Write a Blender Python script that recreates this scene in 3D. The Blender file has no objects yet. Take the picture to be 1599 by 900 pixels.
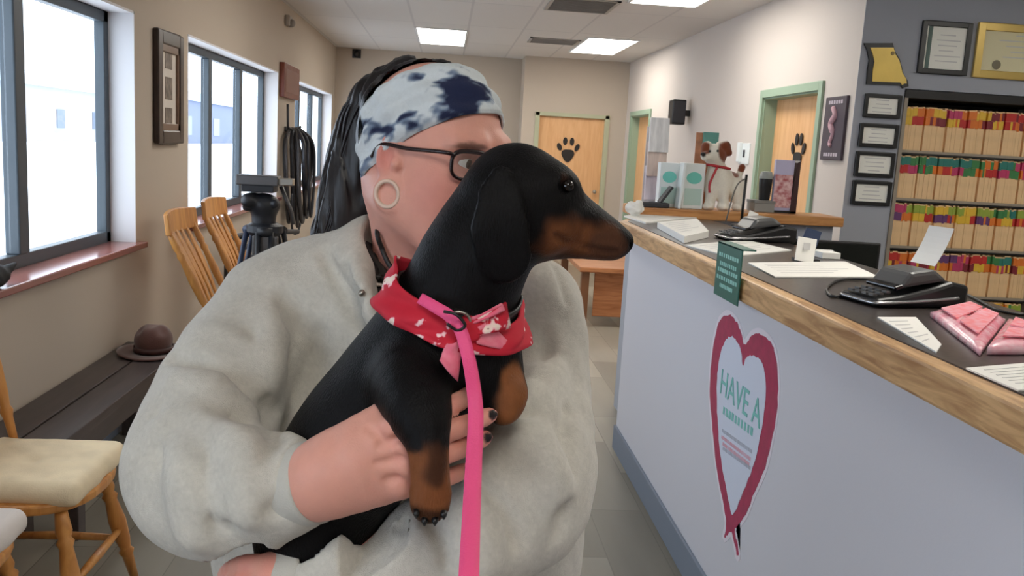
import bpy, math, random
import numpy as np
from mathutils import Vector, Matrix
random.seed(7)
rng = np.random.default_rng(7)
S = bpy.context.scene
COL = S.collection
# ------------------------------------------------------------------ camera
FPX = 1400.0
EYE = 1.55
def _n(v):
    v = np.array(v, float)
    return v / np.linalg.norm(v)
_dy = _n(((698 - 799.5) / FPX, (450 - 222) / FPX, -1))
_h = np.array([1, -0.045, 0.0]); _h[2] = -(_h[0]*_dy[0] + _h[1]*_dy[1]) / _dy[2]
_dx = _n(_h); _dz = np.cross(_dx, _dy)
CR = np.array([_dx, _dy, _dz])
CAM = np.array([0, 0, EYE])
cam = bpy.data.objects.new('camera', bpy.data.cameras.new('camera'))
COL.objects.link(cam)
cam.data.sensor_width = 36
cam.data.lens = FPX / 1599 * 36
cam.data.clip_start = 0.05
m4 = Matrix.Identity(4)
for i in range(3):
    for j in range(3): m4[i][j] = CR[i, j]
m4[2][3] = EYE
cam.matrix_world = m4
S.camera = cam
# ------------------------------------------------------------------ light and exposure
S.view_settings.view_transform = 'Standard'
S.view_settings.look = 'None'
S.view_settings.gamma = 1
S.view_settings.use_curve_mapping = False
S.view_settings.exposure = 0.5
SKY_STRENGTH = 3.4
LAMP_STRENGTH = 7.6
w = bpy.data.worlds.new('overcast_sky'); S.world = w
w.use_nodes = True
nt = w.node_tree
bg = nt.nodes['Background']
tc = nt.nodes.new('ShaderNodeTexCoord'); sx = nt.nodes.new('ShaderNodeSeparateXYZ')
cr = nt.nodes.new('ShaderNodeValToRGB')
nt.links.new(tc.outputs['Generated'], sx.inputs[0]); nt.links.new(sx.outputs['Z'], cr.inputs[0])
cr.color_ramp.elements[0].color = (0.74, 0.84, 1.0, 1); cr.color_ramp.elements[0].position = 0.0
cr.color_ramp.elements[1].color = (0.86, 0.93, 1.0, 1); cr.color_ramp.elements[1].position = 0.6
nt.links.new(cr.outputs[0], bg.inputs['Color'])
bg.inputs['Strength'].default_value = SKY_STRENGTH
S.cycles.max_bounces = 8
S.cycles.diffuse_bounces = 5
S.cycles.use_denoising = True
S.cycles.sample_clamp_indirect = 6

# ------------------------------------------------------------------ pixel -> place helpers (photo coordinates on known planes)
def D(px, py): return CR @ np.array([(px - 799.5) / FPX, (450 - py) / FPX, -1])
def P(px, py, Y):
    d = D(px, py); return d * (Y / d[1]) + CAM
def onX(px, py, X):
    d = D(px, py); return d * (X / d[0]) + CAM
def onZ(px, py, Z):
    d = D(px, py); return d * ((Z - EYE) / d[2]) + CAM
# ------------------------------------------------------------------ materials
def lin(c):
    out = []
    for v in c[:3]:
        v = v / 255.0
        out.append(v / 12.92 if v <= 0.04045 else ((v + 0.055) / 1.055) ** 2.4)
    return out
_M = {}
def mat(name, rgb=(200, 200, 200), rough=0.6, metal=0.0, var=0.0, scale=20.0, bump=0.0, bscale=None, spec=0.5, emit=0.0, stretch=None, rgb2=None, sheen=0.0, detail=4.0, clear=0.0, sss=0.0):
    if name in _M: return _M[name]
    m = bpy.data.materials.new(name); m.use_nodes = True; _M[name] = m
    t = m.node_tree; b = t.nodes['Principled BSDF']
    c = lin(rgb)
    b.inputs['Base Color'].default_value = (*c, 1)
    b.inputs['Roughness'].default_value = rough
    b.inputs['Metallic'].default_value = metal
    b.inputs['Specular IOR Level'].default_value = spec
    if sheen: b.inputs['Sheen Weight'].default_value = sheen
    if clear: b.inputs['Coat Weight'].default_value = clear
    if sss:
        b.inputs['Subsurface Weight'].default_value = sss
        b.inputs['Subsurface Radius'].default_value = (0.012, 0.005, 0.003)
        b.inputs['Subsurface Scale'].default_value = 0.6
    if emit:
        b.inputs['Emission Color'].default_value = (*c, 1)
        b.inputs['Emission Strength'].default_value = emit
    if var or bump:
        co = t.nodes.new('ShaderNodeTexCoord')
        mp = t.nodes.new('ShaderNodeMapping')
        if stretch: mp.inputs['Scale'].default_value = stretch
        t.links.new(co.outputs['Object'], mp.inputs[0])
    if var:
        nz = t.nodes.new('ShaderNodeTexNoise'); nz.inputs['Scale'].default_value = scale; nz.inputs['Detail'].default_value = detail
        t.links.new(mp.outputs[0], nz.inputs['Vector'])
        rp = t.nodes.new('ShaderNodeValToRGB')
        c2 = lin(rgb2) if rgb2 else [x * (1 - var) for x in c]
        c1 = c if rgb2 else [min(1, x * (1 + var * 0.5)) for x in c]
        rp.color_ramp.elements[0].position = 0.35; rp.color_ramp.elements[1].position = 0.65
        rp.color_ramp.elements[0].color = (*c2, 1); rp.color_ramp.elements[1].color = (*c1, 1)
        t.links.new(nz.outputs['Fac'], rp.inputs[0]); t.links.new(rp.outputs[0], b.inputs['Base Color'])
    if bump:
        nb = t.nodes.new('ShaderNodeTexNoise'); nb.inputs['Scale'].default_value = bscale or scale * 4
        t.links.new(mp.outputs[0], nb.inputs['Vector'])
        bp = t.nodes.new('ShaderNodeBump'); bp.inputs['Strength'].default_value = bump; bp.inputs['Distance'].default_value = 0.004
        t.links.new(nb.outputs['Fac'], bp.inputs['Height']); t.links.new(bp.outputs[0], b.inputs['Normal'])
    return m
def mat_attr(name, rough=0.6, spec=0.4, var=0.0, scale=60, bump=0.0, bscale=300, sheen=0.0, sss=0.0, stretch=None):
    """colour of the thing itself from a per-vertex coat/skin colour attribute"""
    if name in _M: return _M[name]
    m = mat(name, (128, 128, 128), rough, spec=spec, bump=bump, bscale=bscale, sheen=sheen, sss=sss, stretch=stretch)
    t = m.node_tree; b = t.nodes['Principled BSDF']
    a = t.nodes.new('ShaderNodeVertexColor'); a.layer_name = 'Col'
    if var:
        co = t.nodes.new('ShaderNodeTexCoord'); nz = t.nodes.new('ShaderNodeTexNoise'); nz.inputs['Scale'].default_value = scale
        t.links.new(co.outputs['Object'], nz.inputs['Vector'])
        mr = t.nodes.new('ShaderNodeMapRange'); mr.inputs['To Min'].default_value = 1 - var; mr.inputs['To Max'].default_value = 1 + var
        t.links.new(nz.outputs['Fac'], mr.inputs[0])
        mx = t.nodes.new('ShaderNodeVectorMath'); mx.operation = 'SCALE'
        t.links.new(a.outputs['Color'], mx.inputs[0]); t.links.new(mr.outputs[0], mx.inputs['Scale'])
        t.links.new(mx.outputs[0], b.inputs['Base Color'])
    else:
        t.links.new(a.outputs['Color'], b.inputs['Base Color'])
    return m
def wood(name, a, b_, scale=6.0, axis='X', rough=0.45, dist=4.0):
    if name in _M: return _M[name]
    m = mat(name, a, rough); t = m.node_tree; b = t.nodes['Principled BSDF']
    co = t.nodes.new('ShaderNodeTexCoord'); mp = t.nodes.new('ShaderNodeMapping')
    sc = {'X': (0.12, 1, 1), 'Y': (1, 0.12, 1), 'Z': (1, 1, 0.12)}[axis]
    mp.inputs['Scale'].default_value = sc
    t.links.new(co.outputs['Object'], mp.inputs[0])
    n1 = t.nodes.new('ShaderNodeTexNoise'); n1.inputs['Scale'].default_value = scale * 6; n1.inputs['Detail'].default_value = 6; n1.inputs['Distortion'].default_value = dist * 0.3
    t.links.new(mp.outputs[0], n1.inputs['Vector'])
    rp = t.nodes.new('ShaderNodeValToRGB')
    rp.color_ramp.elements[0].position = 0.32; rp.color_ramp.elements[1].position = 0.62
    rp.color_ramp.elements[0].color = (*lin(b_), 1); rp.color_ramp.elements[1].color = (*lin(a), 1)
    t.links.new(n1.outputs['Fac'], rp.inputs[0]); t.links.new(rp.outputs[0], b.inputs['Base Color'])
    return m
# ------------------------------------------------------------------ mesh builder
class MB:
    def __init__(s): s.v = []; s.f = []; s.mi = []; s.cur = 0
    def add(s, vs, fs):
        o = len(s.v); s.v += [tuple(map(float, p)) for p in vs]
        s.f += [tuple(i + o for i in f) for f in fs]; s.mi += [s.cur] * len(fs); return s
    def box(s, c, d, rot=None, taper=1.0):
        vs = []
        for z in (-.5, .5):
            k = taper if z > 0 else 1
            for x, y in ((-.5, -.5), (.5, -.5), (.5, .5), (-.5, .5)):
                p = Vector((x*d[0]*k, y*d[1]*k, z*d[2]))
                if rot is not None: p = rot @ p
                vs.append((p.x + c[0], p.y + c[1], p.z + c[2]))
        return s.add(vs, [(3,2,1,0),(4,5,6,7),(0,1,5,4),(1,2,6,5),(2,3,7,6),(3,0,4,7)])
    def bb(s, lo, hi):
        return s.box([(a+b)/2 for a, b in zip(lo, hi)], [b-a for a, b in zip(lo, hi)])
    def tube(s, pts, rad, n=10, closed=False, cap=True, flat=None):
        """swept tube; flat=(a,b,dir) scales section to a ribbon"""
        pts = [np.array(p, float) for p in pts]; N = len(pts)
        if not hasattr(rad, '__len__'): rad = [rad]*N
        vs = []; prev = None
        for i in range(N):
            if closed: t = pts[(i+1) % N] - pts[i-1]
            else: t = pts[min(i+1, N-1)] - pts[max(i-1, 0)]
            t = t / (np.linalg.norm(t) + 1e-12)
            if prev is None:
                ref = np.array([0, 0, 1.]) if abs(t[2]) < .9 else np.array([1., 0, 0])
                u = np.cross(ref, t)
            else: u = prev - t*np.dot(prev, t)
            u /= np.linalg.norm(u) + 1e-12; prev = u; v = np.cross(t, u)
            for k in range(n):
                a = 2*math.pi*k/n
                vs.append(pts[i] + rad[i]*(math.cos(a)*u + math.sin(a)*v))
        fs = []
        for i in range(N if closed else N-1):
            j = (i+1) % N
            for k in range(n): fs.append((i*n+k, i*n+(k+1) % n, j*n+(k+1) % n, j*n+k))
        if cap and not closed:
            fs.append(tuple(range(n))[::-1]); fs.append(tuple((N-1)*n+k for k in range(n)))
        return s.add(vs, fs)
    def cone(s, a, b, ra, rb=None, n=16): return s.tube([a, b], [ra, ra if rb is None else rb], n)
    def lathe(s, prof, n=24, M=None, c=(0, 0, 0), cap=True):
        vs = []; fs = []
        for r, z in prof:
            for k in range(n):
                a = 2*math.pi*k/n; p = Vector((r*math.cos(a), r*math.sin(a), z))
                if M is not None: p = M @ p
                vs.append((p.x+c[0], p.y+c[1], p.z+c[2]))
        for i in range(len(prof)-1):
            for k in range(n): fs.append((i*n+k, i*n+(k+1) % n, (i+1)*n+(k+1) % n, (i+1)*n+k))
        if cap and prof[0][0] > 1e-6: fs.append(tuple(range(n))[::-1])
        if cap and prof[-1][0] > 1e-6: fs.append(tuple((len(prof)-1)*n+k for k in range(n)))
        return s.add(vs, fs)
    def prism(s, poly, off):
        """poly: 3-D points of a planar outline, extruded by vector off"""
        n = len(poly); off = np.array(off, float)
        vs = [np.array(p, float) for p in poly] + [np.array(p, float) + off for p in poly]
        return s.add(vs, [tuple(range(n))[::-1], tuple(range(n, 2*n))] + [(i, (i+1) % n, n+(i+1) % n, n+i) for i in range(n)])
    def sphere(s, c, r, n=16, m=10, R=None):
        if not hasattr(r, '__len__'): r = (r, r, r)
        vs = []; fs = []
        for i in range(m+1):
            th = math.pi*i/m
            for k in range(n):
                a = 2*math.pi*k/n
                p = Vector((r[0]*math.sin(th)*math.cos(a), r[1]*math.sin(th)*math.sin(a), -r[2]*math.cos(th)))
                if R is not None: p = R @ p
                vs.append((p.x+c[0], p.y+c[1], p.z+c[2]))
        for i in range(m):
            for k in range(n): fs.append((i*n+k, i*n+(k+1) % n, (i+1)*n+(k+1) % n, (i+1)*n+k))
        return s.add(vs, fs)
    def grid(s, G, closed_u=False):
        """G[i][j] 3-D points"""
        G = np.asarray(G, float); a, b = G.shape[:2]; fs = []
        for i in range(a if closed_u else a-1):
            for j in range(b-1):
                fs.append((i*b+j, ((i+1) % a)*b+j, ((i+1) % a)*b+j+1, i*b+j+1))
        return s.add(G.reshape(-1, 3), fs)
    def build(s, name, mats, parent=None, smooth=False, bevel=0.0, origin=None, solid=0.0, sub=0, loc=None, recalc=True):
        if not isinstance(mats, (list, tuple)): mats = [mats]
        me = bpy.data.meshes.new(name)
        v = np.array(s.v, float)
        if origin is not None: v = v - np.array(origin, float)
        me.from_pydata(v.tolist(), [], s.f)
        for m in mats: me.materials.append(m)
        if len(mats) > 1: me.polygons.foreach_set('material_index', s.mi)
        if recalc:
            import bmesh
            bm = bmesh.new(); bm.from_mesh(me)
            bmesh.ops.remove_doubles(bm, verts=bm.verts, dist=1e-6)
            bmesh.ops.recalc_face_normals(bm, faces=bm.faces); bm.to_mesh(me); bm.free()
        if smooth: me.polygons.foreach_set('use_smooth', [True]*len(me.polygons))
        me.update()
        o = bpy.data.objects.new(name, me); COL.objects.link(o)
        if parent is not None: o.parent = parent
        if loc is not None: o.location = loc
        if solid:
            md = o.modifiers.new('s', 'SOLIDIFY'); md.thickness = solid; md.offset = 0
        if bevel:
            md = o.modifiers.new('b', 'BEVEL'); md.width = bevel; md.segments = 2; md.limit_method = 'ANGLE'
            md.angle_limit = 0.7
        if sub:
            md = o.modifiers.new('ss', 'SUBSURF'); md.levels = sub; md.render_levels = sub
        return o
def tag(o, label=None, cat=None, group=None, kind=None):
    if label: o['label'] = label
    if cat: o['category'] = cat
    if group: o['group'] = group
    if kind: o['kind'] = kind
    return o
def thing(name, label, cat, loc=(0, 0, 0), rz=0.0, group=None):
    o = bpy.data.objects.new(name, None); COL.objects.link(o)
    o.location = loc; o.rotation_euler = (0, 0, rz); o.empty_display_size = 0.05
    return tag(o, label, cat, group)
def structure(mb, name, m, **k):
    return tag(mb.build(name, m, **k), kind='structure')
def dup(root, loc, rz=0, label=None, group=None):
    r = root.copy(); COL.objects.link(r); r.location = loc; r.rotation_euler = (0, 0, rz)
    if label: r['label'] = label
    if group: r['group'] = group
    for ch in list(root.children):
        c = ch.copy(); COL.objects.link(c); c.parent = r
        for g in ch.children:
            d = g.copy(); COL.objects.link(d); d.parent = c
    return r
def catmull(pts, n=8, closed=False):
    pts = [np.array(p, float) for p in pts]; N = len(pts); out = []
    for i in range(N if closed else N-1):
        g = (lambda k: pts[k % N]) if closed else (lambda k: pts[min(max(k, 0), N-1)])
        p0, p1, p2, p3 = g(i-1), g(i), g(i+1), g(i+2)
        for t in np.linspace(0, 1, n, endpoint=False):
            out.append(.5*((2*p1) + (-p0+p2)*t + (2*p0-5*p1+4*p2-p3)*t*t + (-p0+3*p1-3*p2+p3)*t**3))
    if not closed: out.append(pts[-1])
    return out
def text_mesh(txt, size, m, parent, name, M):
    cu = bpy.data.curves.new('t', 'FONT'); cu.body = txt; cu.size = size; cu.extrude = 0.0006; cu.align_x = 'CENTER'; cu.align_y = 'CENTER'
    to = bpy.data.objects.new('t', cu); COL.objects.link(to)
    dg = bpy.context.evaluated_depsgraph_get()
    me = bpy.data.meshes.new_from_object(to.evaluated_get(dg)); bpy.data.objects.remove(to)
    me.transform(M); me.materials.clear(); me.materials.append(m)
    o = bpy.data.objects.new(name, me); COL.objects.link(o); o.parent = parent
    return o
# ------------------------------------------------------------------ signed distance modelling (organic shapes)
class SDF:
    def __init__(s): s.ops = []
    def _push(s, fn, k, mode): s.ops.append((fn, k, mode)); return s
    @staticmethod
    def _rc(p, a, b, ra, rb):
        ab = b - a; l2 = max(float(ab @ ab), 1e-12)
        t = np.clip(((p - a) @ ab) / l2, 0, 1)
        q = p - a - t[:, None]*ab
        return np.sqrt((q*q).sum(1)) - (ra + (rb-ra)*t)
    def rc(s, a, b, ra, rb, k=.02, mode='u'):
        a, b = np.array(a, float), np.array(b, float)
        return s._push(lambda p: s._rc(p, a, b, ra, rb), k, mode)
    def ch(s, pts, rad, k=.02, mode='u', ki=None, n=0):
        pts = [np.array(q, float) for q in pts]
        if not hasattr(rad, '__len__'): rad = [rad]*len(pts)
        if n:
            m = catmull([np.append(q, r) for q, r in zip(pts, rad)], n); pts = [q[:3] for q in m]; rad = [q[3] for q in m]
        ki = ki if ki is not None else min(rad)*.3
        def fn(p):
            d = None
            for i in range(len(pts)-1):
                e = s._rc(p, pts[i], pts[i+1], rad[i], rad[i+1])
                d = e if d is None else s.smin(d, e, ki)
            return d
        return s._push(fn, k, mode)
    def sp(s, c, r, k=.02, mode='u'):
        c = np.array(c, float)
        return s._push(lambda p: np.sqrt(((p-c)**2).sum(1)) - r, k, mode)
    def el(s, c, r, k=.02, mode='u', R=None):
        c = np.array(c, float); r = np.array(r, float); R = np.eye(3) if R is None else np.array(R, float)  # rows = axes
        def fn(p):
            q = (p - c) @ R.T
            k0 = np.sqrt(((q/r)**2).sum(1)); k1 = np.sqrt(((q/(r*r))**2).sum(1)) + 1e-9
            return np.where(k0 < .3, k0*0 - r.min()*(1-k0), k0*(k0-1)/k1)
        return s._push(fn, k, mode)
    def fn(s, f, k=.01, mode='u'): return s._push(f, k, mode)
    @staticmethod
    def smin(a, b, k):
        if k <= 0: return np.minimum(a, b)
        h = np.maximum(k - np.abs(a-b), 0)/k
        return np.minimum(a, b) - h*h*k*.25
    def __call__(s, p):
        p = np.asarray(p, float); d = None
        for fn, k, mode in s.ops:
            e = fn(p)
            if d is None: d = e
            elif mode == 'u': d = s.smin(d, e, k)
            elif mode == 's': d = -s.smin(-d, e, k)
            elif mode == 'a': d = d + e
            elif mode == 'i': d = -s.smin(-d, -e, k)
        return d
    def surface(s, lo, hi, h, slack=1.0):
        lo = np.array(lo, float); B = 4
        nb = np.ceil((np.array(hi, float)-lo)/(h*B)).astype(int) + 1
        cc = np.stack(np.meshgrid(*[np.arange(k) for k in nb], indexing='ij'), -1).reshape(-1, 3)
        ctr = lo + (cc*B + (B-1)/2.0)*h
        dc = np.concatenate([s(q) for q in np.array_split(ctr, max(1, len(ctr)//60000))])
        act = np.abs(dc) < B*h*.9*(1.4+slack*.6)
        n = nb*B
        Dn = np.repeat(np.repeat(np.repeat(np.where(dc < 0, -1., 1.).reshape(nb), B, 0), B, 1), B, 2).astype(np.float32)
        off = np.stack(np.meshgrid(*[np.arange(B)]*3, indexing='ij'), -1).reshape(-1, 3)
        ca = cc[act]
        for ch in np.array_split(ca, max(1, len(ca)//1500)):
            idx = (ch[:, None, :]*B + off[None]).reshape(-1, 3)
            Dn[idx[:, 0], idx[:, 1], idx[:, 2]] = s(lo + idx*h)
        ng = Dn < 0
        sl = [slice(0, -1), slice(1, None)]
        cnt = np.zeros(tuple(n-1), np.int8)
        for a in (0, 1):
            for b in (0, 1):
                for c in (0, 1): cnt += ng[sl[a], sl[b], sl[c]]
        ai = np.argwhere((cnt > 0) & (cnt < 8))
        cor = np.array([(a, b, c) for a in (0, 1) for b in (0, 1) for c in (0, 1)])
        V = np.stack([Dn[ai[:, 0]+a, ai[:, 1]+b, ai[:, 2]+c] for a, b, c in cor], 1).astype(float)
        acc = np.zeros((len(ai), 3)); w_ = np.zeros(len(ai))
        for i in range(8):
            for j in range(i+1, 8):
                if np.abs(cor[i]-cor[j]).sum() == 1:
                    mk = (V[:, i] < 0) != (V[:, j] < 0)
                    t = np.where(mk, V[:, i]/np.where(mk, V[:, i]-V[:, j], 1), 0)
                    acc += np.where(mk[:, None], cor[i] + t[:, None]*(cor[j]-cor[i]), 0); w_ += mk
        vs = lo + (ai + acc/w_[:, None])*h
        ix = -np.ones(tuple(n-1), np.int64); ix[ai[:, 0], ai[:, 1], ai[:, 2]] = np.arange(len(ai))
        fs = []
        for ax in range(3):
            a0 = [slice(None)]*3; a1 = [slice(None)]*3; a0[ax] = slice(0, -1); a1[ax] = slice(1, None)
            A, Bq = ng[tuple(a0)], ng[tuple(a1)]
            e = np.argwhere(A != Bq)
            o1, o2 = [(1, 2), (2, 0), (0, 1)][ax]
            ok = (e[:, o1] >= 1) & (e[:, o2] >= 1) & (e[:, o1] < n[o1]-1) & (e[:, o2] < n[o2]-1)
            e = e[ok]; sg = A[e[:, 0], e[:, 1], e[:, 2]]
            def cell(d1, d2):
                q = e.copy(); q[:, o1] -= d1; q[:, o2] -= d2
                return ix[q[:, 0], q[:, 1], q[:, 2]]
            q = np.stack([cell(1, 1), cell(0, 1), cell(0, 0), cell(1, 0)], 1)
            q[~sg] = q[~sg][:, ::-1]
            fs.append(q)
        fs = np.concatenate(fs)
        for _ in range(2):
            d = s(vs); g = np.stack([s(vs+np.eye(3)[i]*h*.5) - s(vs-np.eye(3)[i]*h*.5) for i in range(3)], 1)/h
            st = -(d/np.maximum((g*g).sum(1), .2))[:, None]*g
            L = np.linalg.norm(st, axis=1)[:, None]
            vs = vs + st*np.minimum(1, .6*h/np.maximum(L, 1e-9))
        return vs, fs
    def hit(s, px, py, off=0.0, t0=.4, t1=2.2):
        d = D(px, py); d = d/np.linalg.norm(d); t = t0
        for _ in range(200):
            e = float(s((CAM + d*t)[None])[0]) - off
            if e < 2e-4: break
            t += e*.7
            if t > t1: return None
        return CAM + d*t
    def inward(s, A, dirs, rmax, off):
        """march from outside towards axis points A; returns points where the distance equals off"""
        A = np.asarray(A, float); t = np.full(len(A), float(rmax)); off = np.broadcast_to(off, (len(A),))
        for _ in range(120):
            e = s(A + dirs*t[:, None]) - off
            t = np.maximum(t - np.clip(e, 0, None)*.7, 0.0)
        return A + dirs*t[:, None]
def sdf_obj(name, parts, m, parent=None, origin=(0, 0, 0), color=None, clip=None):
    """parts: list of (vs, fs) shells joined in ONE mesh"""
    vs = []; fs = []; o = 0
    for v, f in parts:
        vs.append(v); fs.append(f + o); o += len(v)
    vs = np.concatenate(vs); fs = np.concatenate(fs)
    me = bpy.data.meshes.new(name)
    me.vertices.add(len(vs)); me.vertices.foreach_set('co', (vs - np.array(origin, float)).ravel())
    me.loops.add(len(fs)*4); me.loops.foreach_set('vertex_index', fs.ravel().astype(np.int32))
    me.polygons.add(len(fs)); me.polygons.foreach_set('loop_start', np.arange(len(fs), dtype=np.int32)*4)
    me.polygons.foreach_set('loop_total', np.full(len(fs), 4, np.int32))
    me.polygons.foreach_set('use_smooth', np.ones(len(fs), bool))
    me.update(calc_edges=True); me.validate()
    if color is not None:
        ca = me.color_attributes.new('Col', 'FLOAT_COLOR', 'POINT')
        c = color(vs); c = np.concatenate([c, np.ones((len(c), 1))], 1)
        ca.data.foreach_set('color', c.astype(np.float32).ravel())
    me.materials.append(m)
    ob = bpy.data.objects.new(name, me); COL.objects.link(ob)
    if parent is not None: ob.parent = parent
    return ob
def sstep(a, b, x):
    t = np.clip((x-a)/(b-a), 0, 1); return t*t*(3-2*t)
def vnoise(p, sc, seed=0):
    """cheap smooth pseudo-noise"""
    q = np.asarray(p)*sc + seed*1.7
    x, y, z = q[:, 0], q[:, 1], q[:, 2]
    return (np.sin(x*1.3+1.7*np.sin(y*1.1+z*.7))+np.sin(y*1.7+1.3*np.sin(z*1.3+x*.9))+np.sin(z*1.5+1.5*np.sin(x*1.2+y*1.4)))/3
# ================================================================== ROOM
H = 2.77; XL = -1.6; XR = 2.46; YB = 13.0; YR = 12.5; YG = 5.4; YN = -4.0; XF = 6.0
M_beige = mat('wall_beige', (188, 175, 160), .85, bump=.12, bscale=160)
M_right = mat('wall_cream', (206, 197, 190), .85, bump=.1, bscale=160)
M_grey = mat('wall_grey', (166, 170, 180), .85, bump=.1, bscale=160)
M_white = mat('reveal_white', (226, 224, 226), .7)
M_frame = mat('window_metal', (66, 76, 84), .45)
M_sill = mat('sill_wood', (158, 104, 98), .16, var=.25, scale=9, stretch=(1, .1, 1))
M_green = mat('door_frame_green', (150, 172, 150), .5)
M_door = wood('door_maple', (224, 176, 126), (214, 162, 112), 3.0, 'Z', .45)
M_black = mat('black_plastic', (18, 18, 20), .4)
M_dark = mat('charcoal', (45, 45, 50), .5)
M_bb = mat('baseboard_grey', (120, 130, 145), .5)
# floor: vinyl planks and tone patches
def floor_mat():
    m = mat('floor_vinyl', (150, 142, 128), .38); t = m.node_tree; b = t.nodes['Principled BSDF']
    co = t.nodes.new('ShaderNodeTexCoord'); mp = t.nodes.new('ShaderNodeMapping'); mp.inputs['Rotation'].default_value = (0, 0, math.radians(90))
    br = t.nodes.new('ShaderNodeTexBrick'); br.inputs['Scale'].default_value = 1.0
    br.inputs['Brick Width'].default_value = 0.92; br.inputs['Row Height'].default_value = 0.23; br.inputs['Mortar Size'].default_value = .0022
    br.inputs['Color1'].default_value = (*lin((126, 120, 108)), 1); br.inputs['Color2'].default_value = (*lin((168, 161, 147)), 1)
    br.inputs['Mortar'].default_value = (*lin((112, 106, 96)), 1); br.inputs['Bias'].default_value = -.1
    t.links.new(co.outputs['Object'], mp.inputs[0]); t.links.new(mp.outputs[0], br.inputs['Vector'])
    nz = t.nodes.new('ShaderNodeTexNoise'); nz.inputs['Scale'].default_value = 7; nz.inputs['Detail'].default_value = 6
    mp2 = t.nodes.new('ShaderNodeMapping'); mp2.inputs['Scale'].default_value = (1, .15, 1)
    t.links.new(co.outputs['Object'], mp2.inputs[0]); t.links.new(mp2.outputs[0], nz.inputs['Vector'])
    mr = t.nodes.new('ShaderNodeMapRange'); mr.inputs['To Min'].default_value = .75; mr.inputs['To Max'].default_value = 1.2
    t.links.new(nz.outputs['Fac'], mr.inputs[0])
    mx = t.nodes.new('ShaderNodeVectorMath'); mx.operation = 'SCALE'
    t.links.new(br.outputs['Color'], mx.inputs[0]); t.links.new(mr.outputs[0], mx.inputs['Scale']); t.links.new(mx.outputs[0], b.inputs['Base Color'])
    return m
structure(MB().bb((XL-.16, YN, -.1), (XF+.1, YB+.2, 0)), 'floor', floor_mat())
def ceil_mat():
    m = mat('ceiling_tile', (214, 210, 206), .9, bump=.15, bscale=140); t = m.node_tree; b = t.nodes['Principled BSDF']
    co = t.nodes.new('ShaderNodeTexCoord')
    br = t.nodes.new('ShaderNodeTexBrick'); br.offset = 0; br.inputs['Scale'].default_value = 1.0
    br.inputs['Brick Width'].default_value = 0.58; br.inputs['Row Height'].default_value = 1.6; br.inputs['Mortar Size'].default_value = .012
    br.inputs['Color1'].default_value = (*lin((214, 210, 206)), 1); br.inputs['Color2'].default_value = (*lin((208, 204, 200)), 1); br.inputs['Mortar'].default_value = (*lin((196, 192, 190)), 1)
    mp = t.nodes.new('ShaderNodeMapping'); mp.inputs['Location'].default_value = (0.405, -.15, 0)
    t.links.new(co.outputs['Object'], mp.inputs[0]); t.links.new(mp.outputs[0], br.inputs['Vector']); t.links.new(br.outputs['Color'], b.inputs['Base Color'])
    return m
structure(MB().bb((XL-.16, YN, H), (XF+.1, YB+.2, H+.1)), 'ceiling', ceil_mat())
# left wall with three window openings (and an unseen one added behind the camera for front daylight)
WZ0, WZ1 = .94, 2.11
WIN = [(-2.6, .4), (1.84, 4.81), (5.756, 8.73), (9.68, 12.70)]
mb = MB(); y = YN
for a, b in WIN:
    mb.bb((XL-.18, y, 0), (XL, a, H)); mb.bb((XL-.18, a, 0), (XL, b, WZ0-.03)); mb.bb((XL-.18, a, WZ1), (XL, b, H)); y = b
mb.bb((XL-.18, y, 0), (XL, YB+.2, H))
structure(mb, 'wall_left', M_beige)
# reveals (white drywall returns)
for i, (a, b) in enumerate(WIN):
    mb = MB(); X0 = XL-.178
    mb.bb((X0, b-.012, WZ0), (XL+.001, b, WZ1)); mb.bb((X0, a, WZ0), (XL+.001, a+.012, WZ1)); mb.bb((X0, a, WZ1-.012), (XL+.001, b, WZ1))
    structure(mb, 'trim_%d' % (i+1), M_white)
def glass_mat():
    m = bpy.data.materials.new('clear_glass'); m.use_nodes = True; t = m.node_tree
    for n_ in list(t.nodes): t.nodes.remove(n_)
    o = t.nodes.new('ShaderNodeOutputMaterial'); tr = t.nodes.new('ShaderNodeBsdfTransparent'); gl = t.nodes.new('ShaderNodeBsdfGlossy')
    gl.inputs['Roughness'].default_value = .02; tr.inputs['Color'].default_value = (.95, .97, .98, 1)
    mx = t.nodes.new('ShaderNodeMixShader'); mx.inputs[0].default_value = .05
    t.links.new(tr.outputs[0], mx.inputs[1]); t.links.new(gl.outputs[0], mx.inputs[2]); t.links.new(mx.outputs[0], o.inputs[0])
    return m
M_glass = glass_mat()
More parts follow.
